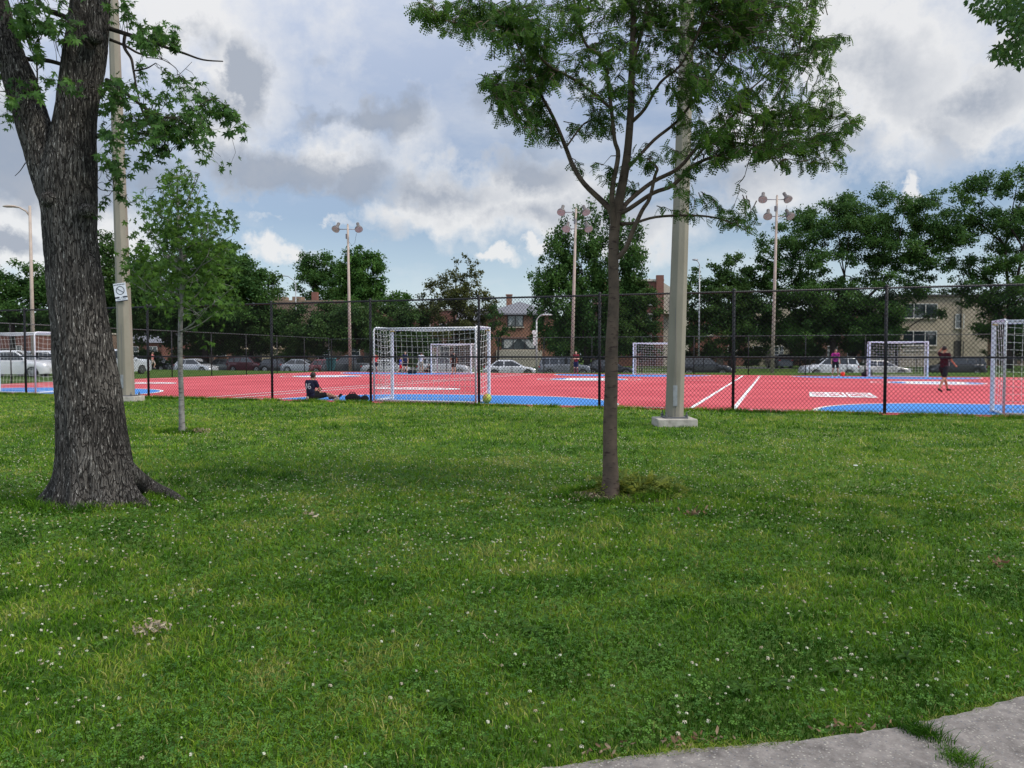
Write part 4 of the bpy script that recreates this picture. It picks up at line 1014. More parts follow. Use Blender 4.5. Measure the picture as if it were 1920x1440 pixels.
def person(label, loc, face, J={}, shirt=(.02, .02, .05), shorts=(.01, .01, .01), shoes=(.02, .02, .02), socks=None, height=1.75, skin=skin_a, long_hair=False, vox=.013, sleeve=.55, group=None, leg_cut=.75, details=True, collar=None):
    root = empty('person', loc, label, 'person', group, face); s = height/1.75; root.scale = (s, s, s)
    j = {k: Vector(v) for k, v in {**SK, **J}.items()}
    mb = MB()
    fw = (j['nec']-j['hea']); 
    mb.ball(j['hea'], (.074, .092, .108), 16, 12); mb.ball(j['hea']+Vector((0, .035, -.06)), (.052, .055, .05), 12, 8)
    mb.ball(j['hea']+Vector((0, .097, -.012)), (.013, .022, .024), 8, 6)
    for q in (-1, 1): mb.ball(j['hea']+Vector((q*.076, -.002, -.01)), (.012, .022, .032), 8, 6)
    limb(mb, j['nec']-Vector((0, 0, .03)), j['hea']-Vector((0, .01, .06)), .056, .05)
    mb.ball(j['che'], (.155, .10, .17), 14, 10); mb.ball(j['wai'], (.128, .09, .14), 14, 10); mb.ball(j['pel'], (.15, .105, .12), 14, 10)
    limb(mb, j['wai'], j['che'], .10, .11); limb(mb, j['pel'], j['wai'], .11, .10)
    limb(mb, j['shL'], j['shR'], .058, .058); limb(mb, j['che'], j['nec'], .09, .06)
    for q in 'LR':
        limb(mb, j['sh'+q], j['el'+q], .050, .037); limb(mb, j['el'+q], j['wr'+q], .038, .026)
        w, h = j['wr'+q], j['ha'+q]; d = (h-w).normalized(); sd = d.cross(Vector((0, 1, .3))).normalized()
        mb.ball(w+d*.045, (.030, .030, .038), 10, 6); 
        limb(mb, w, w+d*.06, .024, .030)
        for fi in range(4):
            b0 = w+d*.075+sd*(.027-.018*fi); ln = (.055, .066, .062, .048)[fi]; up_ = d.cross(sd)
            mb.tube([b0-d*.02, b0+d*ln*.6, b0+d*ln-up_*.018], [.0095, .009, .0075], 6)
        tb = w+d*.03+sd*.028; mb.tube([tb-sd*.015, tb+sd*.018+d*.02, tb+sd*.022+d*.05], [.012, .0105, .009], 6)
        limb(mb, j['hi'+q], j['kn'+q], .085, .056); 
        ca = j['kn'+q].lerp(j['an'+q], .3)-Vector((0, .012, 0)); limb(mb, j['kn'+q], ca, .054, .056); limb(mb, ca, j['an'+q], .055, .034)
        limb(mb, j['an'+q]-Vector((0, .02, .03)), j['to'+q], .036, .026)
    body = mb.build('body', skin, root); remesh(body, vox)
    # hair
    mb = MB(); h = j['hea']; mb.ball(h+Vector((0, -.018, .026)), (.086, .098, .100), 14, 10)
    if long_hair: mb.ball(h+Vector((0, -.075, -.09)), (.07, .045, .15), 12, 8)
    hr = mb.build('hair', hair_m, root); remesh(hr, .014, 2)
    # shirt
    mb = MB(); mb.ball(j['che'], (.172, .118, .185), 16, 12); mb.ball(j['wai'], (.15, .112, .16), 16, 10); mb.ball(j['pel']+Vector((0, 0, .03)), (.165, .122, .10), 16, 10)
    limb(mb, j['wai'], j['che'], .115, .125); limb(mb, j['pel'], j['wai'], .118, .115); limb(mb, j['shL'], j['shR'], .072, .072); limb(mb, j['che'], j['nec']-Vector((0, 0, .05)), .10, .07)
    for q in 'LR': limb(mb, j['sh'+q], j['sh'+q].lerp(j['el'+q], sleeve), .068, .062)
    sh = mb.build('shirt', cloth(shirt), root); remesh(sh, .014, 3)
    mb = MB(); mb.ball(j['pel']-Vector((0, 0, .03)), (.163, .12, .12), 16, 10)
    for q in 'LR': limb(mb, j['hi'+q], j['hi'+q].lerp(j['kn'+q], leg_cut), .106, .088)
    so = mb.build('shorts', cloth(shorts), root); remesh(so, .015, 2)
    for q in 'LR':
        mb = MB(); a = j['an'+q]; t = j['to'+q]; limb(mb, a-Vector((0, .03, .035)), t, .044, .038); mb.ball(t, (.046, .06, .034), 10, 6)
        remesh(mb.build('shoe', cloth(shoes), root), .014, 2)
        if socks:
            mb = MB(); limb(mb, j['kn'+q].lerp(a, .15), a, .062, .042); remesh(mb.build('sock', cloth(socks), root), .015, 1)
    if details:
        for q in (-1, 1):
            mb = MB(); mb.ball(h+Vector((q*.028, .081, .006)), (.011, .008, .007), 8, 5); mb.build('eye', hair_m, root)
        mb = MB(); mb.ball(h+Vector((0, .083, -.055)), (.022, .008, .006), 8, 5); mb.build('mouth', pbr('lip', (.30, .10, .08), .5), root)
    return root, j
def at_px(x, y): 
    p = G(x, y); p.z = .014; return p
# seated player, number 16
D = 23.75
sit = dict(pel=(0, 0, .12), wai=(0, -.03, .27), che=(0, .0, .45), nec=(0, .06, .62), hea=(0, .12, .755),
           shL=(-.17, .02, .565), elL=(-.25, .10, .32), wrL=(-.12, .30, .27), haL=(-.05, .38, .30),
           shR=(.17, .02, .565), elR=(.25, .10, .32), wrR=(.12, .32, .29), haR=(.06, .40, .33),
           hiL=(-.10, .05, .11), knL=(-.02, .46, .22), anL=(.30, .60, .06), toL=(.42, .66, .05),
           hiR=(.10, .05, .11), knR=(.42, .32, .17), anR=(.70, .44, .07), toR=(.80, .47, .16))
loc = UV(-13.98, 20.98, .014)
pr, j = person('person seated on the court edge, back turned, navy jersey numbered 16', loc, R(-24), sit, (.012, .014, .04), (.01, .01, .012), (.015, .015, .015), None, 1.75, skin_a, vox=.011)
# number on the back: strokes hugging the shirt
def num_stroke(mb, pts, w=.03):
    for a, b in zip(pts[:-1], pts[1:]): 
        n_ = max(1, int(math.dist(a, b)/.02))
        for i in range(n_):
            t = (i+.5)/n_; x = a[0]+(b[0]-a[0])*t; z = a[1]+(b[1]-a[1])*t
            yb = -.118*math.sqrt(max(.05, 1-(x/.178)**2))-.012-.018*(1-abs(z-.42)/.2)
            ang = math.atan2(x*.118/.178, .178)*1.0
            mb.box((x, yb, z), (w, .012, max(w, .03)), M=Matrix.Rotation(x*3.2, 3, 'Z'))
mb = MB(); num_stroke(mb, [(-.085, .52), (-.085, .355)], .042); num_stroke(mb, [(-.105, .50), (-.08, .52)], .025)
six = [(.075, .51), (.045, .52), (.015, .50), (.0, .46), (.0, .40), (.02, .365), (.05, .36), (.08, .375), (.09, .41), (.07, .44), (.035, .445), (.005, .425)]
num_stroke(mb, six, .028); mb.build('jersey_number', cloth((.62, .63, .68)), pr)
mb = MB(); mb.tube([(.055*math.cos(a)*1.35, .055+.055*math.sin(a), .605+.02*math.sin(a)) for a in np.linspace(PI*.95, 2.05*PI, 10)], .010, 6); mb.build('collar', cloth((.35, .36, .45)), pr)
root = empty('mobile_phone', Matrix.Translation(loc)@Matrix.Rotation(R(-24), 4, 'Z')@Vector((.02, .46, .34)), 'thin phone held in both hands of the seated player', 'phone', rz=R(-24))
mb = MB(); mb.box((0, 0, 0), (.075, .012, .14), M=Matrix.Rotation(R(50), 3, 'X')); mb.build('case', M_['black_metal'], root, bevel=.004)
mb = MB(); mb.box((0, -.007, 0.004), (.068, .003, .128), M=Matrix.Rotation(R(50), 3, 'X')); mb.build('screen', M_['car_glass'], root)
# things lying by the seated player
def bag(loc, sc, label, rz=0, strap=True):
    root = empty('sports_bag', loc, label, 'bag', rz=rz)
    mb = MB(); mb.ball((0, 0, .11), (.20, .12, .12), 16, 10); mb.ball((.14, .03, .08), (.12, .11, .09), 12, 8); mb.ball((-.13, -.02, .09), (.11, .1, .10), 12, 8)
    o = mb.build('bag_body', cloth((.012, .012, .015)), root); remesh(o, .02, 2)
    mb = MB(); mb.tube([(-.12, -.02, .17), (-.05, -.05, .27), (.06, -.05, .26), (.13, 0, .16)], .012, 6); mb.build('strap', cloth((.02, .02, .02)), root)
    root.scale = (sc, sc, sc)
bag(UV(-12.55, 21.1, .012), 1.0, 'black crumpled sports bag by the feet of the seated player')
bag(UV(-12.15, 21.15, .012), .75, 'smaller black bag at the right end of the pile by the seated player', 1.0)
def shoe(loc, rz, label):
    root = empty('football_shoe', loc, label, 'shoe', 'pale shoes beside the seated player', rz)
    mb = MB(); mb.ball((0, 0, .05), (.06, .10, .05), 12, 8); mb.ball((0, -.05, .08), (.045, .05, .06), 10, 8); o = mb.build('upper', cloth((.45, .40, .36)), root); remesh(o, .012, 1)
    mb = MB(); mb.box((0, 0, .012), (.09, .2, .02)); mb.build('sole', cloth((.55, .5, .45)), root, bevel=.01)
shoe(UV(-13.95, 20.72, .012), .4, 'pale shoe lying left of the seated player by the fence')
shoe(UV(-12.9, 20.72, .012), 1.2, 'pale shoe lying at the right knee of the seated player by the fence')
# player in maroon, right
wk = dict(pel=(0, 0, .93), knL=(-.10, .22, .51), anL=(-.10, .42, .10), toL=(-.10, .58, .05), knR=(.10, -.14, .50), anR=(.10, -.42, .14), toR=(.10, -.28, .035),
          hea=(-.0, .03, 1.63), elL=(-.33, .16, 1.50), wrL=(-.16, .17, 1.70), haL=(-.06, .14, 1.72), elR=(.24, .10, 1.18), wrR=(.25, .30, 1.02), haR=(.25, .38, .95))
pr, j = person('player in maroon jersey and dark shorts walking right with one hand raised to his forehead', at_px(1769, 735), R(-62), wk, (.038, .006, .012), (.01, .011, .016), (.012, .012, .012), None, 1.78, skin_a, vox=.011)
mb = MB()
for sx in (-1, 1): mb.tube([(sx*.165, .03, 1.22), (sx*.162, .05, 1.12), (sx*.168, .06, 1.02), (sx*.170, .05, .96)], .008, 5)
mb.build('side_stripe', cloth((.5, .45, .45)), pr)
# player in magenta and navy
st_j = dict(knL=(-.13, .04, .49), anL=(-.17, 0, .09), toL=(-.2, .17, .035), knR=(.13, .03, .49), anR=(.17, 0, .09), toR=(.22, .17, .035))
pr, j = person('player in magenta and navy striped jersey standing beside the red ball', at_px(1566, 706.5), R(168), st_j, (.42, .03, .20), (.01, .01, .012), (.6, .55, .55), None, 1.84, skin_a)
mb = MB()
for x in (-.115, -.04, .04, .115):
    for sy in (-1, 1):
        mb.tube([(x, sy*(.118*math.sqrt(1-(x/.175)**2)+.002), z) for z in (1.40, 1.30, 1.18)]+[(x, sy*(.114*math.sqrt(1-(x/.17)**2)+.004), 1.0)], .017, 5)
mb.build('jersey_stripes', cloth((.03, .02, .08)), pr)
mb = MB(); limb(mb, (-.02, 0, .0), (-.02, 0, .0), .01, .01)
fold = dict(elL=(-.24, .04, 1.14), wrL=(-.05, .20, 1.18), haL=(.05, .21, 1.20), elR=(.24, .04, 1.14), wrR=(.05, .22, 1.14), haR=(-.05, .22, 1.16))
person('person in dark red top with folded arms standing by the floodlight pole', at_px(1080, 702), R(160), fold, (.20, .02, .03), (.015, .02, .06), (.3, .03, .08), (.18, .05, .06), 1.72, skin_b, long_hair=True)
GP = 'people gathered around the far small goal'
person('person in black shirt with bare legs standing in the far small goal', at_px(851, 702), R(20), {}, (.012, .01, .012), (.03, .015, .012), (.12, .12, .15), None, 1.72, skin_a, group=GP)
person('person in white shirt and beige shorts behind the middle goal net', at_px(790, 699.5), R(-10), fold, (.62, .62, .66), (.36, .31, .22), (.25, .1, .1), None, 1.66, skin_a, group=GP)
run = dict(knL=(-.10, .22, .55), anL=(-.10, .12, .22), toL=(-.1, .25, .14), knR=(.10, -.05, .5), anR=(.1, -.36, .22), toR=(.1, -.26, .1), elL=(-.22, .12, 1.2), wrL=(-.2, .32, 1.25), haL=(-.2, .4, 1.3))
person('child in blue shirt and bright red shorts running behind the middle goal', at_px(751, 702), R(-70), run, (.04, .10, .50), (.55, .015, .02), (.05, .05, .06), None, 1.28, skin_b, group=GP)
person('person in navy shirt standing behind the running child', at_px(760, 699), R(175), {}, (.015, .02, .06), (.02, .02, .03), (.1, .1, .1), None, 1.72, skin_b, group=GP)
person('person in red shirt half hidden behind the left post of the middle goal', at_px(704, 699), R(30), {}, (.50, .05, .05), (.02, .01, .02), (.05, .05, .05), (.3, .03, .05), 1.6, skin_a, group=GP)
kneel = {k: (v[0], v[1], v[2]) for k, v in sit.items()}
person('person sitting on the ground beside the far small goal', at_px(806, 699), R(60), kneel, (.02, .015, .015), (.02, .02, .02), (.1, .1, .1), None, 1.6, skin_a, group=GP)
person('walker in pink shirt and pale shorts beyond the left fence', G(286, 693), R(-80), {**run}, (.48, .16, .15), (.40, .34, .30), (.25, .2, .2), None, 1.75, skin_b)
person('runner in bright blue shirt near the sapling trunk beyond the left fence', G(324, 688.5), R(80), {**run}, (.05, .20, .50), (.03, .03, .03), (.3, .2, .15), None, 1.75, skin_b)

# balls, bin, bicycle, bags
def ball(loc, r, c1, c2, label):
    root = empty('football', loc, label, 'ball')
    m, nt, b = mat_new('ball_panels'); N, L = nt.nodes, nt.links
    tc = N.new('ShaderNodeTexCoord'); v = N.new('ShaderNodeTexVoronoi'); v.inputs['Scale'].default_value = 1.0/r*.8; L.new(tc.outputs['Object'], v.inputs['Vector'])
    rp = N.new('ShaderNodeValToRGB'); rp.color_ramp.interpolation = 'CONSTANT'; rp.color_ramp.elements[0].color = (*c1, 1); rp.color_ramp.elements[1].position = .55; rp.color_ramp.elements[1].color = (*c2, 1)
    hs = N.new('ShaderNodeSeparateColor'); L.new(v.outputs['Color'], hs.inputs[0]); L.new(hs.outputs[0], rp.inputs[0]); L.new(rp.outputs[0], b.inputs['Base Color']); b.inputs['Roughness'].default_value = .4
    mb = MB(); mb.ball((0, 0, r), r, 24, 16); mb.build('leather', m, root, True)
ball(UV(-8.12, 21.3, .014), .14, (.32, .38, .05), (.40, .27, .07), 'yellow green patterned ball at the right foot of the middle goal')
ball(at_px(1580, 705.5), .145, (.75, .05, .02), (.6, .03, .02), 'bright red ball at the feet of the magenta shirted player')
root = empty('rubbish_bin', ((621-960)*67/FPX, 67, 0), 'teal wheeled rubbish bin beyond the far fence by a bicycle', 'bin')
tl = pbr('teal_plastic', (.03, .10, .115), .5)
mb = MB(); w0, w1 = .26, .38
mb.add([(-w0, -w0, .08), (w0, -w0, .08), (w0, w0, .08), (-w0, w0, .08), (-w1, -w1, 1.05), (w1, -w1, 1.05), (w1, w1, 1.05), (-w1, w1, 1.05)], [(3, 2, 1, 0), (4, 5, 6, 7), (0, 1, 5, 4), (1, 2, 6, 5), (2, 3, 7, 6), (3, 0, 4, 7)]); mb.build('bin_body', tl, root, bevel=.03)
mb = MB(); mb.prism([(-.44, 1.06), (.44, 1.06), (.38, 1.16), (-.38, 1.16)], -.43, .43); mb.build('lid', tl, root, bevel=.02)
for s in (-1, 1):
    mb = MB(); mb.lathe([(.12, -.03), (.12, .03)], 14, (s*.3, .26, .12), Matrix.Rotation(PI/2, 3, 'Y')); mb.build('wheel', M_['tyre'], root)
mb = MB(); mb.tube([(-.3, .44, 1.0), (-.3, .52, 1.05), (.3, .52, 1.05), (.3, .44, 1.0)], .018, 6); mb.build('handle', tl, root)
def bicycle(loc, rz, label, c):
    root = empty('bicycle', loc, label, 'bicycle', rz=rz)
    for x in (-.52, .52):
        mb = MB(); mb.tube([(x+.33*math.cos(a), 0, .34+.33*math.sin(a)) for a in np.linspace(0, 2*PI, 25)], .02, 6, False); wh = mb.build('wheel', M_['tyre'], root)
        mb = MB()
        for i in range(8):
            a = PI*i/8; mb.tube([(x-.32*math.cos(a), 0, .34-.32*math.sin(a)), (x+.32*math.cos(a), 0, .34+.32*math.sin(a))], .003, 4)
        mb.build('spokes', M_['galv'], wh)
    mb = MB(); pm = paint(c)
    for a, b2 in (((-.52, 0, .34), (-.12, 0, .32)), ((-.12, 0, .32), (-.22, 0, .85)), ((-.22, 0, .80), (.33, 0, .82)), ((-.12, 0, .32), (.36, 0, .72)), ((-.52, 0, .34), (-.21, 0, .78)), ((.33, 0, .92), (.52, 0, .34))): mb.tube([a, b2], .018, 6)
    mb.build('frame', pm, root)
    mb = MB(); mb.tube([(.30, -.28, .98), (.33, 0, .95), (.30, .28, .98)], .014, 6); mb.build('handlebar', M_['black_metal'], root)
    mb = MB(); mb.ball((-.24, 0, .9), (.14, .07, .04), 10, 6); mb.build('saddle', M_['black_metal'], root)
bicycle(((600-960)*67.3/FPX, 67.3, 0), .1, 'dark bicycle standing left of the teal rubbish bin', (.12, .02, .02))
bag(at_px(1625, 706), 1.6, 'black bag on the court left of the far right goal')
bag(at_px(772, 701), 1.5, 'dark bag on the ground between the people at the far goal')

# ------------------------------------------------------------------ foliage machinery
def rand_rot(n, rg, up_bias=None):
    q = rg.normal(size=(n, 4)); q /= np.linalg.norm(q, axis=1)[:, None]
    w, x, y, z = q.T
    return np.stack([1-2*(y*y+z*z), 2*(x*y-z*w), 2*(x*z+y*w), 2*(x*y+z*w), 1-2*(x*x+z*z), 2*(y*z-x*w), 2*(x*z-y*w), 2*(y*z+x*w), 1-2*(x*x+y*y)], 1).reshape(n, 3, 3)
def frames(d, rg):
    """rotation matrices whose columns are side, along(d), normal"""
    d = d/np.linalg.norm(d, axis=1)[:, None]; r = rg.normal(size=d.shape)*.6+np.array([0, 0, 1.]); s = np.cross(d, r); s /= np.linalg.norm(s, axis=1)[:, None]; nn = np.cross(s, d)
    return np.stack([s, d, nn], 2)
def inst(T, pos, Rm, sc):
    """T (k,3) template -> (n*k,3)"""
    P = np.einsum('nij,kj->nki', Rm, T)*np.asarray(sc).reshape(-1, 1, 1)+pos[:, None, :]
    return P.reshape(-1, 3)
def leaf_cloud(name, T, TF, pos, Rm, sc, tint, mat, parent, origin):
    n = len(pos); k = len(T); V = inst(T, pos, Rm, sc)
    F = (TF[None]+(np.arange(n)*k)[:, None, None]).reshape(-1, TF.shape[1])
    return np_mesh(name, V, F, mat, parent, np.repeat(tint, k), origin=origin)
# compound locust leaf: a bent rachis with paired leaflets (unit length along y)
def locust_template(pairs=5):
    V = []; F = []
    for i in range(pairs):
        t = .12+.88*i/(pairs-1); y = t; z = -.38*t*t; 
        for s in (-1, 1):
            l = .34*(1-.35*abs(t-.5)); w = .115; b = np.array([0, y, z]); d = np.array([s*.9, .42, -.25]); d /= np.linalg.norm(d); sd = np.cross(d, [0, 0, 1]); sd /= np.linalg.norm(sd)
            n = len(V); V += [b+d*.01, b+d*l*.5+sd*w, b+d*l, b+d*l*.5-sd*w]; F.append([n, n+1, n+2, n+3])
    n = len(V); V += [[-.006, 0, 0], [.006, 0, 0], [.005, 1.0, -.38], [-.005, 1.0, -.38]]; F.append([n, n+1, n+2, n+3])
    return np.array(V, float), np.array(F)
# maple leaf with five pointed lobes, drooping
def maple_template():
    tips = [(0, 1.0), (.52, .72), (.50, .22), (-.50, .22), (-.52, .72)]
    V = []; F = []; c = np.array([0, .30, 0])
    for i, (x, y) in enumerate(tips):
        t = np.array([x, y, -.28*abs(x)-.18*y*y]); d = (t-c); l = np.linalg.norm(d); d /= l; sd = np.array([d[1], -d[0], 0]); w = .13
        n = len(V); V += [c-d*.06, c+d*l*.45+sd*w, t, c+d*l*.45-sd*w]; F.append([n, n+1, n+2, n+3])
    n = len(V); V += [[-.012, -.35, .03], [.012, -.35, .03], [.012, .28, 0], [-.012, .28, 0]]; F.append([n, n+1, n+2, n+3])
    return np.array(V, float), np.array(F)
LT, LF = locust_template(); MT, MF = maple_template()
def px_poly(mb, pts, D, seg=7, dd=None, sub=1, jit=0):
    """traced limb: (x, y, r_px) at distance D (+ dd along it); returns world points"""
    P = []; Rr = []
    for i, (x, y, r) in enumerate(pts):
        d = D+(dd*i/(len(pts)-1) if dd else 0); P.append(U(x, y, d)); Rr.append(r*d/FPX)
    # smooth (Catmull-Rom)
    if len(P) > 2:
        Q = []; RR = []
        for i in range(len(P)-1):
            p0, p1, p2, p3 = P[max(i-1, 0)], P[i], P[i+1], P[min(i+2, len(P)-1)]
            for k in range(4):
                t = k/4; Q.append(.5*((2*p1)+(p2-p0)*t+(2*p0-5*p1+4*p2-p3)*t*t+(3*p1-p0-3*p2+p3)*t**3)); RR.append(Rr[i]+(Rr[i+1]-Rr[i])*t)
        Q.append(P[-1]); RR.append(Rr[-1]); P, Rr = Q, RR
    mb.tube(P, Rr, seg); return P
def twig(mb, a, b, r0, r1, wob=.08, n=5, seg=5):
    a, b = Vector(a), Vector(b); L = (b-a).length; pts = []
    for i in range(n+1):
        t = i/n; p = a.lerp(b, t)+Vector((random.uniform(-1, 1), random.uniform(-1, 1), random.uniform(-1, 1)))*wob*L*math.sin(PI*t); p.z += .10*L*math.sin(PI*t); pts.append(p)
    mb.tube(pts, [r0+(r1-r0)*i/n for i in range(n+1)], seg, False); return pts

# ---- honey locust in the middle
TL = G(1145, 930); DL = TL.y
root = empty('locust_tree', TL, 'slender honey locust with feathery leaves standing in the middle of the lawn', 'tree')
mb = MB()
limbs = [
 ([(1144,936,32),(1144,922,22),(1145,900,18),(1144,850,15.5),(1144,790,15),(1146,720,14),(1147,650,13.5),(1151,560,11.5),(1150,500,11),(1151,445,11),(1156,405,10.5),(1163,365,10),(1172,318,9),(1178,270,8),(1183,200,7.5),(1184,146,7),(1187,60,6),(1190,-40,5),(1200,-160,3)], 0),
 ([(1150,440,6),(1148,400,8),(1132,380,6.5),(1096,345,5.5),(1075,312,5),(1061,277,4.6),(1043,233,4),(1029,204,3.6),(1010,170,3),(985,120,2.2),(960,60,1.5)], .5),
 ([(1151,450,7),(1149,400,6),(1148,353,5.5),(1159,292,5),(1152,262,4.5),(1146,204,4),(1132,117,3.6),(1100,85,3),(1087,50,3),(1073,-20,2)], -.5),
 ([(1146,204,3.5),(1100,165,3.2),(1060,140,3),(1035,128,3),(1008,102,2.8),(967,55,2.4),(921,12,2),(880,-10,1)], -.6),
 ([(1165,395,6),(1180,376,5),(1224,341,4.5),(1273,315,4.2),(1320,268,3.8),(1384,268,2.6),(1442,280,1.8),(1500,292,1)], .7),
 ([(1160,400,6),(1180,391,5),(1224,362,4.5),(1262,347,4.5),(1297,312,4),(1343,292,3.2),(1390,283,2.5),(1428,296,1.4)], -.4),
 ([(1154,486,6),(1172,468,5.5),(1188,430,5),(1204,395,4.5),(1218,372,4),(1228,330,3.5),(1232,315,3),(1215,298,1.5)], -.3),
 ([(1165,420,5),(1190,418,3.2),(1230,407,2.8),(1290,404,2.6),(1340,408,2),(1380,422,1.5),(1410,440,.8)], .4),
 ([(1172,320,5),(1189,303,3.6),(1227,262,3.5),(1270,227,3.2),(1311,175,2.8),(1355,117,2.2),(1384,58,1.5),(1400,20,1)], .6),
 ([(1300,300,3),(1345,250,2.8),(1384,205,2.6),(1396,178,2.4),(1396,163,2.2),(1372,131,1.5),(1350,100,1)], .5),
 ([(1384,210,2),(1410,218,2),(1442,227,1.6),(1500,225,1.2),(1560,220,.8)], .4),
 ([(1183,230,4.5),(1209,204,3.6),(1238,155,3),(1276,122,2.6),(1310,60,2),(1330,0,1.5)], -.7),
 ([(1185,120,4.5),(1200,70,4),(1215,0,3),(1220,-60,2)], .5),
 ([(1396,178,2),(1440,140,1.6),(1500,100,1.2),(1560,72,.8)], .6),
 ([(1061,277,2),(1095,232,1.8),(1120,225,1.2)], .2),
 ([(1035,128,2),(990,150,1.6),(940,165,1.2),(905,158,.7)], -.4),
 ([(967,55,2),(900,45,1.6),(850,42,1.2),(800,28,.7)], -.3),
 ([(1442,280,1.5),(1500,262,1.2),(1560,258,1),(1600,235,.6)], .3)]
LB = []
for pts, dd in limbs: LB.append((px_poly(mb, [(x, y, r*.88) for x, y, r in pts], DL, 12 if pts[0][2] > 10 else 7, dd), dd))
# flare of the trunk foot
V0_ = []
blobs = [(795,18,34,20),(850,28,60,34),(930,48,70,44),(820,55,30,14),(960,168,62,36),(905,152,22,14),(1000,128,66,50),(1010,40,80,50),(965,205,56,36),(1000,238,46,26),(1022,262,30,14),
 (1090,150,66,66),(1100,60,80,60),(1112,252,40,22),(1098,325,13,16),(1135,325,22,20),(1165,345,16,34),(1180,135,54,84),(1190,30,80,50),(1230,95,60,64),(1280,55,70,76),(1286,205,34,84),(1225,300,44,28),(1285,345,20,44),
 (1340,35,88,56),(1352,150,64,42),(1430,58,74,52),(1460,112,54,28),(1500,28,46,28),(1560,72,42,22),(1530,102,26,14),(1545,150,28,26),(1400,205,60,26),(1452,188,56,22),(1480,212,66,28),(1540,202,46,26),(1600,226,22,28),
 (1462,262,76,32),(1540,272,56,26),(1580,312,18,16),(1390,290,50,20),(1330,250,52,32),(1345,308,34,14),(1300,398,36,16),(1368,402,36,14),(1415,425,22,16),(1345,420,30,8),(1480,312,18,14),(1520,318,20,14),(1140,220,30,40),(1150,10,40,40),(1400,-40,160,50),(1100,-60,200,50),(1280,-60,120,60)]
allP = np.array([list(p) for P, dd in LB for p in P[6:]])
pos = []; dirs = []; tn = []
rg = np.random.default_rng(11)
for (x, y, rx, ry) in blobs:
    area = rx*ry*PI; nt_ = max(3, int(area/(165 if x > 1320 or x < 1060 else (430 if y < 170 else 280)))); dd0 = rg.uniform(-.5, .5)
    for _ in range(nt_):
        a = rg.uniform(0, 2*PI); q = math.sqrt(rg.uniform(0, 1)); tx, ty = x+rx*.9*q*math.cos(a), y+ry*.86*q*math.sin(a); D = DL+dd0+rg.normal()*.5
        tip = U(tx, ty, D); 
        # nearest limb point, biased to one that lies below/inside
        dist = np.linalg.norm(allP-np.array(tip), axis=1)+rg.uniform(0, .25, len(allP)); src = Vector(allP[np.argmin(dist)])
        L = (tip-src).length
        if L > .34: src = tip+(src-tip)*(.34/L)
        if rg.uniform() < .22 and dist.min() < .75: mb.tube([Vector(allP[np.argmin(dist)]), src.lerp(Vector(allP[np.argmin(dist)]), .5)+Vector((0, 0, .04)), src], [.006, .0045, .003], 4, False)
        pts = twig(mb, src, tip, .0055 if L > .4 else .0035, .0016, .10, 5, 4)
        main = (tip-src).normalized()
        nl = int(rg.integers(9, 15)); tb = rg.uniform(0, 1)
        for i in range(nl):
            t = rg.uniform(.1, 1.05); k = min(int(t*5), 4); p = pts[k].lerp(pts[k+1], min(t*5-k, 1)); 
            d = main*.4+Vector(rg.normal(size=3)*np.array([.6, .6, .35]))+Vector((0, 0, -.38)); pos.append(p); dirs.append(d); tn.append(min(1, max(0, .25+.35*tb+rg.normal()*.18)))
mb.build('trunk', M_['bark_locust'], root, True, TL)
pos = np.array([list(p) for p in pos]); dirs = np.array([list(d) for d in dirs]); n = len(pos); print('locust leaves', n)
leaf_cloud('crown', LT, LF, pos, frames(dirs, rg), rg.uniform(.050, .095, n), np.array(tn), M_['leaf_locust'], root, TL)

# ---- big old tree on the left
TB = G(172, 945); DB = TB.y
root = empty('maple_tree', TB, 'massive old maple with furrowed bark and a forked trunk, filling the left side', 'tree')
def trunk_mesh(lines, roots=True):
    """lines: traced (y, xl, xr); high resolution tube with ridges and root flare"""
    ys = np.array([l[0] for l in lines], float); cx = np.array([(l[1]+l[2])/2 for l in lines]); rr = np.array([(l[2]-l[1])/2 for l in lines])
    n = 260; Y = np.linspace(ys[0], ys[-1], n); CX = np.interp(-Y, -ys, cx); RR = np.interp(-Y, -ys, rr)
    ker = np.hanning(9); ker /= ker.sum(); CXp = np.pad(CX, 4, 'edge'); RRp = np.pad(RR, 4, 'edge'); CX = np.convolve(CXp, ker, 'valid'); RR = np.convolve(RRp, ker, 'valid')
    seg = 120; V = []; th = np.arange(seg)*2*PI/seg
    for i in range(n):
        c = U(CX[i], Y[i], DB); r = RR[i]*DB/FPX; z = c.z
        ridg = .012*(fnoise(th*6/PI*1.6+z*.9, np.full(seg, z*1.1), .30, 5)-.5)*2+.018*(fnoise(th*1.2+3, np.full(seg, z), .8, 9)-.5)
        prof = np.full(seg, r*.95-.006)+ridg
        if roots:
            h = max(z, 0); fl = math.exp(-h/.16)
            lob = np.zeros(seg)
            for a0, am, wd in ((R(-12), .30, .20), (R(-52), .14, .22), (R(-92), .12, .22), (R(-128), .10, .2), (R(-170), .28, .24), (R(60), .15, .3), (R(130), .15, .3)):
                dd = (th-a0+PI) % (2*PI)-PI; lob += am*np.exp(-(dd/wd)**2)
            prof = prof+lob*fl
        V += [(c.x+prof[k]*math.cos(th[k]), c.y+prof[k]*math.sin(th[k])*.92, z) for k in range(seg)]
    V = np.array(V); F = np.array([(i*seg+k, i*seg+(k+1) % seg, (i+1)*seg+(k+1) % seg, (i+1)*seg+k) for i in range(n-1) for k in range(seg)])
    return V, F
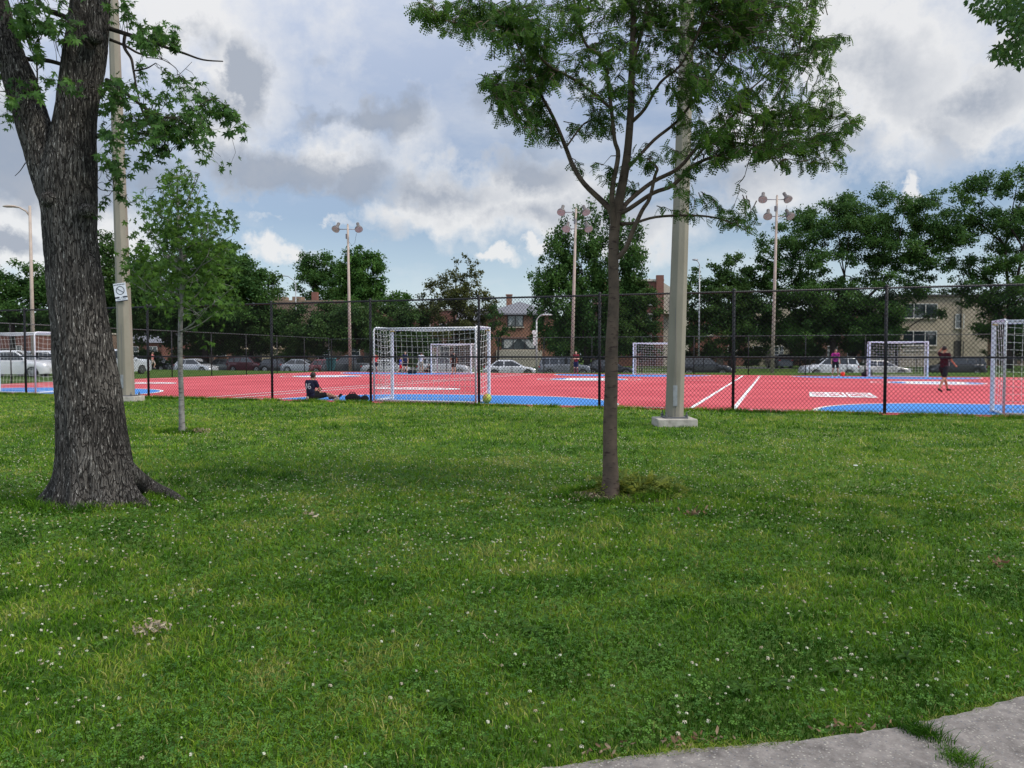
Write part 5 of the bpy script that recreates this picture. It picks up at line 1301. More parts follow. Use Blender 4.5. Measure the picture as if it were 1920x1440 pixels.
Va, Fa = trunk_mesh([(965,104,256),(945,106,254),(915,106,252),(880,107,250),(860,108,247),(800,106,236),(750,105,229),(700,102,221),(650,99,211),(620,98,206),(560,93,196),(500,88,188),(440,82,181),(400,80,181),(370,76,180),(340,73,180),(300,82,180),(260,94,179),(220,102,181),(200,105,183),(150,113,191),(100,120,199),(50,128,203),(0,134,205),(-60,138,207),(-200,140,205),(-400,150,200)])
Vb, Fb = trunk_mesh([(420,84,150),(380,74,140),(340,60,128),(300,49,118),(260,38,106),(220,27,92),(180,14,78),(140,4,64),(100,-10,45),(50,-30,27),(0,-45,15),(-60,-80,-15),(-200,-150,-90)], False)
Fb = Fb+len(Va); tk = np_mesh('trunk', np.vstack([Va, Vb]), np.vstack([Fa, Fb]), M_['bark'], root, smooth=True, origin=TB)
rb = MB()
for pts in ([(205,850,24),(236,890,24),(268,910,20),(300,922,14),(328,930,9),(352,936,4)], [(195,880,22),(218,918,20),(245,938,13),(268,948,5)], [(160,890,18),(160,930,17),(168,955,10),(172,966,4)], [(120,890,14),(104,925,12),(84,942,8),(66,948,3)], [(140,900,14),(128,940,10),(118,956,4)]):
    P = [U(x, y, (G(x, max(y, 905)).y*.5+DB*.5) if y > 905 else DB-.05) for x, y, r in pts]
    P = [Vector((p.x, p.y, max(p.z, .0) if i < len(P)-1 else -.02)) for i, p in enumerate(P)]
    rb.tube(P, [r*DB/FPX for _, _, r in pts], 14)
ro_ = rb.build('root', M_['bark'], root, True, TB); ro_.modifiers.new('s', 'SUBSURF').render_levels = 2
mb = MB()
for (x, y, r) in ((163,395,13),(95,375,16),(184,255,5),(178,70,13),(98,330,8)):
    p = U(x, y, DB-.18 if x != 184 else DB); rm = r*DB/FPX; mb = MB(); mb.ball(p, (rm*1.15, rm*1.0, rm), 14, 10); mb.build('bark_knot', M_['bark'], root, True, TB)

# limbs reaching right and left, all at their own distances
mb = MB(); LP = []
for pts, D, dd in [([(200,52,4.5),(240,65,4),(280,78,3.2),(320,92,2.6),(345,100,2.2),(380,112,1.6),(418,115,1.0)], DB+.1, -.5),
    ([(205,74,3),(235,86,2.4),(260,100,2),(285,103,1.5),(300,93,.8)], DB+.1, .3),
    ([(235,62,3),(233,88,3),(246,110,2.6),(250,130,2.2),(256,165,1.6),(262,190,1)], DB+.1, -.3),
    ([(250,133,1.6),(275,128,1.3),(292,118,.7)], DB-.1, 0),
    ([(200,150,4),(215,158,3.6),(240,178,3.2),(262,195,2.8),(290,215,2.2),(330,220,1.4),(370,205,1)], DB+.1, -.6),
    ([(262,195,2),(275,225,1.8),(300,255,1.4),(320,285,1)], DB-.1, 0), ([(268,198,2),(290,230,1.6),(315,250,1.2),(350,262,.8)], DB-.2, .2),
    ([(330,220,1),(355,212,.9),(400,185,.8),(440,215,.6)], DB-.5, .2),
    ([(275,108,.9),(305,112,.8),(330,128,.7),(335,140,.5),(360,116,.4)], DB-.2, 0),
    ([(120,122,3.5),(90,114,4),(60,112,4),(40,108,4.5)], DB+.1, 0), ([(135,38,5),(105,25,5),(88,20,4.5),(72,0,4),(60,-30,4)], DB+.2, 0),
    ([(68,112,1.6),(70,140,1.4),(68,170,1)], DB, 0), ([(55,205,1.2),(58,225,1),(60,240,.6)], DB+.6, 0),
    ([(180,345,1),(190,356,.8),(215,358,.5)], DB, 0), ([(48,305,1),(38,320,.7),(28,330,.5)], DB+.2, 0), ([(205,-60,8),(300,-120,6),(420,-160,4),(560,-200,2)], DB, -1.5), ([(-60,-60,9),(-160,-160,7),(-300,-240,4)], DB, -1.5)]:
    mb = MB(); LP += px_poly(mb, pts, D, 7, dd); mb.build('branch', M_['bark_dark'], root, True, TB)
mb = MB()
allP = np.array([list(p) for p in LP]); pos = []; dirs = []; tn = []
mbl = [(290,62,44,26,1),(235,40,16,14,.6),(320,85,18,10,.8),(225,5,26,14,1),(268,70,30,16,.8),(215,165,26,24,1),(205,215,22,26,1),(225,250,30,30,1),(206,290,24,22,1),(225,300,20,16,.8),(260,165,26,16,.8),(300,160,26,14,.9),(310,172,18,12,.8),(285,235,36,26,1),(330,240,40,24,1.1),(350,215,24,16,.9),
       (358,180,22,20,.9),(405,200,32,18,1),(435,225,26,18,1),(450,245,14,14,.7),(370,262,34,14,.9),(400,300,24,12,.9),(420,305,14,10,.5),(300,270,40,22,1),(280,300,24,10,.6),(260,290,20,20,.6),(390,230,30,16,.8),(215,345,14,8,.4),(240,370,14,12,.6),(180,395,6,8,.4),
       (60,30,50,26,1),(30,20,30,30,1),(90,42,26,16,.9),(60,95,8,10,.4),(60,100,12,24,.5),(100,52,12,8,.5),(15,210,16,28,1),(80,155,16,18,.7),(96,165,12,14,.6),(60,180,14,8,.4),(105,140,8,12,.4),(5,180,10,14,.6),
       (-80,100,60,80,1),(60,-60,90,40,1)]
rg = np.random.default_rng(21)
for (x, y, rx, ry, dens) in mbl:
    nt_ = max(2, int(rx*ry*PI/170*dens)); dd0 = rg.uniform(-.35, .35)
    for _ in range(nt_):
        a = rg.uniform(0, 2*PI); q = math.sqrt(rg.uniform(0, 1)); D = DB-.2+dd0+rg.normal()*.25
        tip = U(x+rx*q*math.cos(a), y+ry*q*math.sin(a), D)
        src = Vector(allP[np.argmin(np.linalg.norm(allP-np.array(tip), axis=1))]); L = (tip-src).length
        if L > .45: src = tip+(src-tip)*(.45/L)
        pts = twig(mb, src, tip, .003, .0012, .10, 4, 4); tb = rg.uniform(0, 1)
        for i in range(int(rg.integers(5, 9))):
            p = pts[int(rg.integers(2, 5))]+Vector(rg.normal(size=3)*.018); d = Vector(rg.normal(size=3)*.55)+Vector((.3, 0, -.75)); pos.append(p); dirs.append(d); tn.append(min(1, max(0, .30+.35*tb+rg.normal()*.15)))
mb.build('twig_spray', M_['bark_dark'], root, True, TB)
pos = np.array([list(p) for p in pos]); dirs = np.array([list(d) for d in dirs]); n = len(pos); print('maple leaves', n)
# the high crown above the frame: bigger clumps, it shades the lawn below
hi = 900; c = rg.normal(size=(hi, 3)); c /= np.linalg.norm(c, axis=1)[:, None]; c *= (rg.uniform(.25, 1, (hi, 1)))**.5
hp = c*np.array([4.6, 4.2, 2.6])+np.array([TB.x+.3, TB.y-.6, 9.2])
pos2 = np.vstack([pos, hp]); dr2 = np.vstack([dirs, rg.normal(size=(hi, 3))+[0, 0, -.5]]); sc2 = np.concatenate([rg.uniform(.055, .095, n), rg.uniform(.22, .34, hi)])
leaf_cloud('crown', MT, MF, pos2, frames(dr2, rg), sc2, np.concatenate([np.array(tn), rg.uniform(.2, .8, hi)]), M_['leaf_maple'], root, TB)

# ---- sapling
TS = G(341, 810); DS_ = TS.y
root = empty('maple_sapling', TS, 'young maple sapling with pale thin trunk right of the left concrete pole', 'tree')
mb = MB(); LP = px_poly(mb, [(342,814,7.5),(341,795,5.6),(340,740,4.8),(338,680,4.5),(338,620,4.2),(340,560,4.4),(342,520,4),(338,460,3.2),(334,400,2.4),(332,340,1.4),(331,312,.8)], DS_, 10)[18:]
for k in range(34):
    y0 = random.uniform(370, 625); x0 = 338; s = random.choice((-1, 1)); L = random.uniform(30, 100)*(1 if y0 > 430 else .55); up = random.uniform(20, 80)
    LP += px_poly(mb, [(x0, y0, 1.7), (x0+s*L*.5, y0-up*.35, 1.1), (x0+s*L, y0-up, .5)], DS_, 5, random.uniform(-1.2, 1.2))
allP = np.array([list(p) for p in LP]); pos = []; dirs = []; tn = []
rg = np.random.default_rng(31)
sb_ = [(330,345,30,32,.9),(345,385,50,30,1),(300,395,34,30,.9),(400,410,38,16,1),(425,415,20,12,.7),(360,430,60,30,1.1),(290,440,44,30,1),(260,380,18,14,.6),(330,480,84,36,1.2),(400,470,44,30,1),(270,500,40,30,1.1),(340,530,90,30,1.2),(420,520,30,30,.8),(250,460,20,24,.7),(300,565,50,20,.9),(390,565,50,20,.8),(330,590,40,14,.4),(430,560,22,16,.5),(375,608,22,10,.5),(410,600,20,8,.5),(378,640,18,9,.4),(240,520,14,16,.5),(350,330,14,14,.5),(330,318,8,14,.5)]
for (x, y, rx, ry, dens) in sb_:
    nt_ = max(2, int(rx*ry*PI/88*dens*rg.uniform(.35, 1.15))); dd0 = rg.uniform(-.4, .4)
    for _ in range(nt_):
        a = rg.uniform(0, 2*PI); q = math.sqrt(rg.uniform(0, 1)); D = DS_+dd0+rg.normal()*.6
        tip = U(x+rx*q*math.cos(a), y+ry*q*math.sin(a), D)
        tb = rg.uniform(0, 1)
        for i in range(int(rg.integers(4, 7))):
            p = tip+Vector(rg.normal(size=3)*.07); d = Vector(rg.normal(size=3)*.6)+Vector((0, 0, -.55)); pos.append(p); dirs.append(d); tn.append(min(1, max(0, .25+.5*tb+rg.normal()*.15)))
        if rg.uniform() < .25:
            src = Vector(allP[np.argmin(np.linalg.norm(allP-np.array(tip), axis=1))]); twig(mb, src, tip, .004, .002, .08, 3, 4)
mb.build('trunk', M_['bark_sapling'], root, True, TS)
pos = np.array([list(p) for p in pos]); dirs = np.array([list(d) for d in dirs]); n = len(pos); print('sapling leaves', n)
leaf_cloud('crown', MT, MF, pos, frames(dirs, rg), rg.uniform(.08, .14, n), np.array(tn), M_['leaf_sapling'], root, TS)

# ---- tree whose twigs hang into the top right corner; its trunk stands right of the frame
TC = Vector((7.6, 6.0, 0))
root = empty('elm_tree', TC, 'leafy branches of a tree hanging into the top right corner', 'tree')
mb = MB(); DC = 6.3; px_poly(mb, [(1990,-60,5),(1930,40,3),(1900,70,2),(1870,88,1.2),(1860,100,.8)], DC, 6); px_poly(mb, [(2000,20,3),(1940,60,2),(1910,85,1)], DC, 5)
mb.tube([TC, TC+Vector((-.1, 0, 3)), TC+Vector((-.6, 0, 5.2)), U(2100, -60, DC), U(1990, -60, DC)], [.22, .19, .13, .06, .02], 12)
mb.tube([TC+Vector((-.1, 0, 3)), TC+Vector((.3, -.6, 5)), TC+Vector((.2, -2.2, 7.5))], [.16, .13, .05], 10)
mb.build('trunk', M_['bark_dark'], root, True, TC)
rg = np.random.default_rng(41); pos = []; dirs = []; OT = np.array([[0, 0, 0], [.26, .45, 0], [0, 1, -.1], [-.26, .45, 0]], float); OF = np.array([[0, 1, 2, 3]])
for (x, y, rx, ry) in ((1870,10,46,24),(1900,40,34,22),(1850,25,16,16),(1905,95,24,22),(1880,100,14,22),(1915,70,22,24),(1930,20,50,40),(1862,98,6,12),(1815,2,6,4),(1912,118,10,10)):
    for _ in range(int(rx*ry*PI/9)):
        a = rg.uniform(0, 2*PI); q = math.sqrt(rg.uniform(0, 1)); pos.append(U(x+rx*q*math.cos(a), y+ry*q*math.sin(a), DC+rg.normal()*.3)); dirs.append(rg.normal(size=3)*.6+np.array([-.4, 0, -.6]))
n = len(pos); hi = 1400; c = rg.normal(size=(hi, 3)); c /= np.linalg.norm(c, axis=1)[:, None]; c *= (rg.uniform(.2, 1, (hi, 1)))**.5
hp = c*np.array([4.4, 4.2, 2.0])+np.array([6.8, 3.2, 8.0])  # overhead leaves out of view, put in to shade the near lawn
pos = np.vstack([np.array([list(p) for p in pos]), hp]); dirs = np.vstack([np.array(dirs), rg.normal(size=(hi, 3))])
leaf_cloud('crown', OT, OF, pos, frames(dirs, rg), np.concatenate([rg.uniform(.035, .06, n), rg.uniform(.22, .36, hi)]), rg.uniform(.1, .7, n+hi), M_['leaf_far_mid'], root, TC)

# ------------------------------------------------------------------ trees beyond the court
QT = np.array([[0, 0, 0], [.34, .5, .06], [0, 1, -.05], [-.34, .5, .06]], float); QF = np.array([[0, 1, 2, 3]])
def far_tree(name, label, D, base_x, blobs, mat, leaf=.30, dens=1.0, trunk=.28, cat='tree', seed=0, clump=.30, limbs_=True, droop=0, depth=None, spiky=0, bark='bark_dark', fork=.35, gr='trees beyond the court'):
    rg = np.random.default_rng(seed+100); k = D/FPX; base = Vector(((base_x-960)*k, D, 0))
    root = empty(name, base, label, cat, gr)
    zmin = min(U(b[0], b[1]+b[3], D).z for b in blobs)
    P = []; T = []; cents = []
    for (x, y, rx, ry) in blobs:
        c = U(x, y, D); Rx, Rz = rx*k, ry*k; Ry = depth if depth else min(Rx, 4.5)
        vol_n = max(8, int(dens*(Rx*Rz)*4.6))       # sub clumps
        for _ in range(vol_n):
            d = rg.normal(size=3); d /= np.linalg.norm(d); q = rg.uniform(.2, 1.1)**.42
            cc = np.array([c.x+Rx*d[0]*q, D+Ry*d[1]*q, c.z+Rz*d[2]*q])
            cents.append(cc); sr = clump*rg.uniform(.7, 1.4)*min(max(Rx, Rz), 3.2)*.75
            m = max(16, int(150*dens*(sr/.7)**2*(.3/leaf)**1.6)); pts = rg.normal(size=(m, 3))*.5*np.array([sr, sr, sr*(.7 if not spiky else 1.5)])
            P.append(cc+pts); T.append(np.clip(rg.uniform(.1, .75)+rg.normal(size=m)*.13, 0, 1))
    P = np.vstack(P); T = np.concatenate(T); keep = P[:, 2] > .25; P, T = P[keep], T[keep]; n = len(P)
    dirs = rg.normal(size=(n, 3)); dirs[:, 2] += droop
    mb = MB(); cz = np.mean([c[2] for c in cents]); top = Vector((base.x, D, max(zmin+.15*(cz-zmin), 1.2)))
    mb.tube([base-Vector((0, 0, .1)), base.lerp(top, .5)+Vector((random.uniform(-.1, .1), 0, 0)), top], [trunk*1.15, trunk*.9, trunk*.8], 10)
    if limbs_:
        order = list(range(len(cents))); random.shuffle(order)
        heads = []
        for i in order[:5]:
            e = Vector(cents[i]); h_ = top.lerp(e, .5)+Vector((random.uniform(-.4, .4), random.uniform(-.3, .3), .10*(e-top).length)); heads.append(h_)
            mb.tube([top-Vector((0, 0, .3)), top.lerp(h_, .5)+Vector((random.uniform(-.2, .2), 0, .1)), h_], [trunk*.6, trunk*.45, trunk*.32], 6, False)
        for i in order[5:34]:
            e = Vector(cents[i]); h_ = min(heads, key=lambda q: (q-e).length); mid = h_.lerp(e, .5)+Vector((random.uniform(-.2, .2), random.uniform(-.2, .2), .10*(e-h_).length)); mb.tube([h_, mid, e], [trunk*.22, trunk*.13, .015], 5, False)
    mb.build('trunk', M_[bark], root, True, base)
    leaf_cloud('crown', QT, QF, P, frames(dirs, rg), rg.uniform(.6, 1.3, n)*leaf, T, mat, root, base)
    return n
tot = 0
F_, FG, FY, FM = M_['leaf_far'], M_['leaf_far_green'], M_['leaf_far_yellow'], M_['leaf_far_mid']
tot += far_tree('broadleaf_tree', 'mid green trees massed at the far left edge behind the street lamp', 82, 25, [(30,520,62,34),(90,545,40,44),(10,560,40,50),(60,570,60,40),(-30,520,50,40)], FM, .30, .9, .3, seed=1)
tot += far_tree('broadleaf_tree', 'dark pointed tree showing just left and right of the left concrete pole', 78, 205, [(200,470,26,44),(205,530,40,50),(185,580,50,50),(245,560,50,60)], F_, .28, 1.1, .3, seed=2)
tot += far_tree('broadleaf_tree', 'big round dark tree behind the sapling', 84, 385, [(400,520,86,62),(340,560,90,70),(430,580,80,60),(300,600,80,50),(470,560,44,54),(260,560,50,60),(420,490,50,34)], FM, .30, 1.0, .4, seed=3)
tot += far_tree('broadleaf_tree', 'dark green tree directly left of the fence post, edge against the sky', 86, 470, [(470,560,56,56),(495,610,46,50),(450,625,80,40),(380,630,80,36),(515,640,40,34)], F_, .28, 1.1, .3, seed=4)
tot += far_tree('broadleaf_tree', 'loose feathery tree above the rooftops, left of the first floodlight pole', 118, 600, [(600,505,40,30),(575,530,22,34),(625,530,34,40),(605,560,34,22),(585,495,16,14)], FM, .34, .8, .25, seed=5, clump=.34)
tot += far_tree('broadleaf_tree', 'bright green dense tree behind the first floodlight pole', 112, 680, [(668,500,30,36),(690,515,32,42),(650,540,30,40),(700,550,24,30),(670,560,50,24)], FG, .36, 1.1, .3, seed=6)
tot += far_tree('shrub_tree', 'dense dark rounded tree in front of the tan brown building', 82, 600, [(600,610,64,36),(560,625,34,34),(640,600,54,34),(600,640,70,24),(660,620,50,36),(690,640,40,26)], F_, .26, 1.2, .2, seed=7)
tot += far_tree('shrub_tree', 'dark tree left of the middle goal behind the post', 86, 740, [(735,600,44,34),(700,590,40,30),(770,610,40,40),(725,630,56,30),(765,640,50,22)], F_, .26, 1.2, .2, seed=8)
tot += far_tree('broadleaf_tree', 'green treetops low on the horizon just right of the first floodlight pole', 125, 735, [(735,562,36,12),(755,558,12,12),(715,566,20,10)], FG, .36, 1.1, .2, seed=9)
tot += far_tree('ash_tree', 'yellowish green open tree above the middle goal', 88, 855, [(868,500,30,24),(850,535,46,30),(885,520,24,30),(820,560,36,26),(880,570,50,34),(840,590,58,34),(895,610,44,34),(845,625,50,26)], FY, .28, .85, .3, seed=10, clump=.26)
tot += far_tree('linden_tree', 'tall pointed dark green tree behind the locust trunk, with several spires', 82, 1100, [(1052,440,13,46),(1085,430,14,52),(1115,440,16,50),(1150,425,18,56),(1185,455,16,50),(1040,490,28,50),(1090,500,40,60),(1140,500,44,60),(1190,510,24,60),(1015,545,26,48),(1060,570,54,60),(1120,580,60,56),(1180,580,36,50),(1010,610,22,40),(1070,640,56,34),(1140,640,56,34)], FM, .27, 1.15, .4, seed=11, spiky=1, droop=1.3, clump=.22)
tot += far_tree('broadleaf_tree', 'low dark tree in front of the tall red brick building', 81, 1190, [(1180,560,44,36),(1210,590,34,40),(1170,620,50,36),(1205,650,34,24),(1150,600,40,50),(1135,650,40,30)], F_, .26, 1.2, .22, seed=12)
tot += far_tree('broadleaf_tree', 'dense dark tree right of the wide concrete pole', 82, 1370, [(1330,520,34,30),(1375,505,40,26),(1420,510,30,36),(1310,560,36,44),(1360,570,60,50),(1420,570,44,50),(1340,630,56,40),(1400,630,54,36),(1445,620,30,30)], F_, .27, 1.1, .35, seed=13)
tot += far_tree('locust_tree', 'large airy locust tree behind the right floodlight pole', 81, 1560, [(1500,430,50,34),(1460,450,36,34),(1560,410,56,36),(1630,390,50,38),(1600,440,60,30),(1690,400,48,34),(1735,395,40,30),(1760,440,36,30),(1720,440,50,30),(1700,470,50,22),(1740,500,40,22),(1500,490,56,36),(1560,490,40,26),(1640,470,50,22),(1670,525,50,24),(1480,540,54,30),(1540,560,60,34),(1600,540,40,26),(1690,490,44,20),(1440,560,34,30),(1560,610,80,30),(1500,620,50,30),(1620,590,60,26),(1700,550,46,18),(1640,625,46,24)], FM, .24, 1.0, .36, seed=14, clump=.30, depth=4.2, droop=-.2, fork=.5)
tot += far_tree('broadleaf_tree', 'shadowy lower tree below the airy locust, left of the tan building', 83, 1600, [(1540,600,70,44),(1600,610,70,44),(1640,640,46,30),(1510,640,50,34),(1660,600,26,34)], F_, .26, 1.1, .3, seed=15)
tot += far_tree('locust_tree', 'large airy locust tree rising at the right edge above the last goal', 80, 1890, [(1790,380,36,26),(1840,355,46,30),(1900,350,50,30),(1800,430,50,30),(1870,420,60,36),(1930,400,40,40),(1780,480,40,24),(1850,490,50,28),(1910,480,50,36),(1800,525,40,26),(1870,550,60,30),(1920,560,50,40),(1830,560,30,18),(1760,455,24,14),(1900,610,60,34),(1945,620,50,40)], FM, .24, 1.0, .38, seed=16, clump=.30, depth=4.2, fork=.5)
tot += far_tree('shrub_tree', 'dark bushy undergrowth tree behind the goal at the right edge', 82, 1890, [(1880,620,36,40),(1920,640,40,40),(1870,655,24,24)], F_, .25, 1.2, .2, seed=17)
tot += far_tree('street_tree', 'small tree with leaves partly covering the tan building windows', 82, 1680, [(1690,572,34,14),(1730,590,40,8),(1680,620,22,8),(1700,560,22,12)], FM, .2, .6, .14, seed=18, clump=.3, depth=2)
tot += far_tree('street_tree', 'small young tree between the brick house and its lamp', 82, 935, [(935,600,20,26),(925,630,26,24),(950,625,22,12)], FM, .24, 1., .12, seed=19)
rgd = np.random.default_rng(88); nn_ = 60000; xd = rgd.uniform(-150, 150, nn_); hd_ = 5.5+5*fnoise(xd, xd*0, 14, 3)+2.5*fnoise(xd, xd*0, 4, 9); zd = hd_*rgd.uniform(0, 1, nn_)**.7; yd = 138+rgd.uniform(-3, 3, nn_)
o = leaf_cloud('distant_trees', QT, QF, np.stack([xd, yd, zd], 1), rand_rot(nn_, rgd), rgd.uniform(.7, 1.3, nn_), np.clip(rgd.normal(size=nn_)*.2+.4, 0, 1), F_, None, None); tag(o, 'far off wall of dark trees along the horizon behind the houses', 'trees', kind='stuff')
for i, (x, w) in enumerate(((270, 60), (350, 50), (540, 60), (760, 70), (1300, 60), (1400, 60), (1480, 50), (1500, 50))):
    tot += far_tree('hedge', ['clipped dark hedge below the trees behind the left pole', 'dark hedge behind the pale cars by the sapling', 'dark hedge behind the black hatchback', 'dark hedge seen through the middle goal net', 'dark hedge right of the wide pole', 'dark hedge behind the double lines of the court', 'green hedge beside the driveway', 'low hedge right of the driveway'][i], 84, x, [(x, 672, w*.7, 14), (x+w*.3, 665, w*.4, 12)], F_, .2, 1.3, .08, 'hedge', 50+i, limbs_=False, gr='hedges across the street')
def bare_tree(label, D, x, y0, y1, spread, seed):
    random.seed(seed); base = Vector(((x-960)*D/FPX, D, 0)); root = empty('bare_tree', base, label, 'tree'); mb = MB()
    ztop = Zpx(y1, D); z0 = Zpx(y0, D)
    mb.tube([base, base+Vector((0, 0, z0))], [.16, .12], 8)
    def grow(p, d, L, r, n):
        e = p+d*L; mb.tube([p, p.lerp(e, .5)+Vector((random.uniform(-.06, .06)*L, 0, .03*L)), e], [r, r*.8, r*.6], 4, False)
        if n == 0: return
        for _ in range(random.choice((2, 3, 3))):
            dd = (d+Vector((random.uniform(-.55, .55), random.uniform(-.4, .4), random.uniform(-.1, .35)))).normalized(); grow(e, dd, L*random.uniform(.62, .85), r*.62, n-1)
    for k in range(6):
        a = (k-2.5)/2.5; grow(base+Vector((0, 0, z0)), Vector((a*spread, random.uniform(-.4, .4), 1)).normalized(), (ztop-z0)*.30, .06, 5)
    mb.build('trunk', M_['bark_grey'], root)
bare_tree('leafless grey branches in front of the green tree behind the first floodlight pole', 80, 650, 640, 520, .8, 3)
bare_tree('leafless grey branching tree behind the right post of the middle goal', 78, 882, 650, 535, .8, 5)
random.seed(77)
print('far leaves', tot)

# ------------------------------------------------------------------ lawn: blades, clover, litter
def edge_y(x): return np.interp(x, [p[0] for p in PATH_EDGE], [p[1] for p in PATH_EDGE])
def on_lawn(x, y, m=0.0):
    v = x*US+y*UC; ok = v < 20.36-m
    ok &= y > edge_y(x)+m*.2
    for c, r in ((TL, .50), (TB, .40), (TS, .34)):
        ok &= ((x-c.x-(.12 if c is TL else 0))**2+((y-c.y)*1.5)**2) > r*r*(.7+.6*vnoise(x*1., y, .15, 3))
    return ok
def scatter(y0, y1, dens, rg, ymin=None):
    A = .72*(y1*y1-y0*y0)*1.0; n = int(A*dens)
    y = np.sqrt(rg.uniform(y0*y0, y1*y1, n)); x = rg.uniform(-.74, .74, n)*y*.97
    return x, y
def blades(x, y, h, w, rg, seg2=True):
    n = len(x); a = rg.uniform(0, 2*PI, n); ln = rg.uniform(.2, 1.5, n)*h; b = rg.uniform(0, 2*PI, n)
    wx, wy = np.cos(a)*w/2, np.sin(a)*w/2; lx, ly = np.cos(b)*ln, np.sin(b)*ln; z0 = np.full(n, -.005)
    rows = [(x-wx, y-wy, z0), (x+wx, y+wy, z0)]
    if seg2:
        mx, my = x+lx*.3, y+ly*.3; hz = h*.62
        rows += [(mx+wx*.8, my+wy*.8, hz), (mx-wx*.8, my-wy*.8, hz), (x+lx+wx*.12, y+ly+wy*.12, h), (x+lx-wx*.12, y+ly-wy*.12, h)]
        V = np.stack([np.stack(r, 1) for r in rows], 1); F = np.array([[0, 1, 2, 3], [3, 2, 4, 5]])
    else:
        rows += [(x+lx+wx*.2, y+ly+wy*.2, h), (x+lx-wx*.2, y+ly-wy*.2, h)]
        V = np.stack([np.stack(r, 1) for r in rows], 1); F = np.array([[0, 1, 2, 3]])
    k = V.shape[1]; FF = (F[None]+(np.arange(n)*k)[:, None, None]).reshape(-1, 4)
    return V.reshape(-1, 3), FF, k
def grass_mat():
    m, nt, b = mat_new('grass_blade'); N, L = nt.nodes, nt.links
    at = N.new('ShaderNodeAttribute'); at.attribute_name = 'tint'
    rp = N.new('ShaderNodeValToRGB'); e = rp.color_ramp.elements; e[0].color = (.026, .080, .005, 1); e[1].color = (.40, .36, .14, 1)
    a = e.new(.45); a.color = (.112, .238, .012, 1); a = e.new(.78); a.color = (.24, .30, .035, 1)
    L.new(at.outputs['Fac'], rp.inputs[0]); L.new(rp.outputs[0], b.inputs['Base Color']); b.inputs['Roughness'].default_value = .6; b.inputs['Specular IOR Level'].default_value = .10
    tr = N.new('ShaderNodeBsdfTranslucent'); L.new(rp.outputs[0], tr.inputs[0]); mx = N.new('ShaderNodeMixShader'); mx.inputs[0].default_value = .3
    L.new(b.outputs[0], mx.inputs[1]); L.new(tr.outputs[0], mx.inputs[2]); L.new(mx.outputs[0], N['Material Output'].inputs['Surface']); return m
rg = np.random.default_rng(5); Vs = []; Fs = []; Ts = []; off = 0
def add_grass(x, y, h, w, seg2=True, dry=0.0):
    global off
    n = len(x); 
    patch = fnoise(x, y, 1.7, 4); fine = vnoise(x, y, .22, 8)
    t = np.clip(.29+np.clip((np.hypot(x, y)-4)/30, 0, .12)+(patch-.5)*.95+(fine-.5)*.75+rg.normal(size=n)*.19+dry, 0, .93); dead = rg.uniform(size=n) < (.02+.12*np.clip(patch-.5, 0, 1)+dry*.5); t = np.where(dead, rg.uniform(.85, 1, n), t)
    hh = h*rg.uniform(.45, 1.3, n)*(.45+.7*fnoise(x, y, .9, 14)+.55*vnoise(x, y, .16, 17)); V, F, k = blades(x, y, hh, w*rg.uniform(.7, 1.3, n), rg, seg2)
    Vs.append(V); Fs.append(F+off); Ts.append(np.repeat(t, k)); off += len(V)
for (y0, y1, dens, h, w, s2) in ((.9, 2.3, 2600, .034, .0075, False), (2.3, 3.6, 8000, .027, .0046, True), (3.6, 5.2, 4800, .028, .0062, True), (5.2, 8, 2300, .030, .0085, True), (8, 12, 900, .036, .013, False), (12, 18, 380, .038, .020, False), (18, 30, 150, .04, .03, False)):
    x, y = scatter(y0, y1, dens, rg); k = on_lawn(x, y); x, y = x[k], y[k]; add_grass(x, y, h, w, s2)
    # the lawn goes on past both edges of the picture, a little coarser
    ns_ = int((y1-y0)*3.6*2*dens*.38); y = rg.uniform(y0, y1, ns_); x = np.where(rg.uniform(size=ns_) < .5, 1, -1)*(.7*y+rg.uniform(0, 3.6, ns_)); k = on_lawn(x, y); add_grass(x[k], y[k], h, w*1.5, False)
# ranker strip under the fence, fringe at the trunk feet and along the path
u = rg.uniform(-30, 14, 26000); v = 20.36-np.abs(rg.normal(size=26000))*.16; P_ = np.stack([u*UC+v*US, -u*US+v*UC], 1); k = vnoise(P_[:, 0], P_[:, 1], .5, 2) > .28; add_grass(P_[k, 0], P_[k, 1], .085, .014, False, -.18)
for c, r in ((TL, .45), (TB, .50), (TS, .36)):
    a = rg.uniform(0, 2*PI, 2600); q = r*(1+np.abs(rg.normal(size=2600))*.25); add_grass(c.x+q*np.cos(a), c.y+q*np.sin(a)*.72, .075, .006, True, -.1)
x = rg.uniform(-.6, 4.2, 16000); y = edge_y(x)-.02+np.abs(rg.normal(size=16000))*.04; k = vnoise(x, y, .12, 6) > .3; add_grass(x[k], y[k], .022, .0035, True, .42)
x = rg.normal(size=700)*.026; y = rg.normal(size=700)*.040; gx = G(1722, 1383); add_grass(gx.x+x+y*-.45, gx.y+y, .055, .004, True, -.02)
gx = G(1800, 1435); x = rg.normal(size=500)*.03; y = rg.normal(size=500)*.04; add_grass(gx.x+x, gx.y+y, .045, .004, True)
Vg = np.vstack(Vs); Fg = np.vstack(Fs); Tg = np.concatenate(Ts); print('grass quads', len(Fg))
o = np_mesh('grass', Vg, Fg, grass_mat(), None, Tg); tag(o, 'short green mown grass covering the lawn in front of the fence', 'grass', kind='stuff')
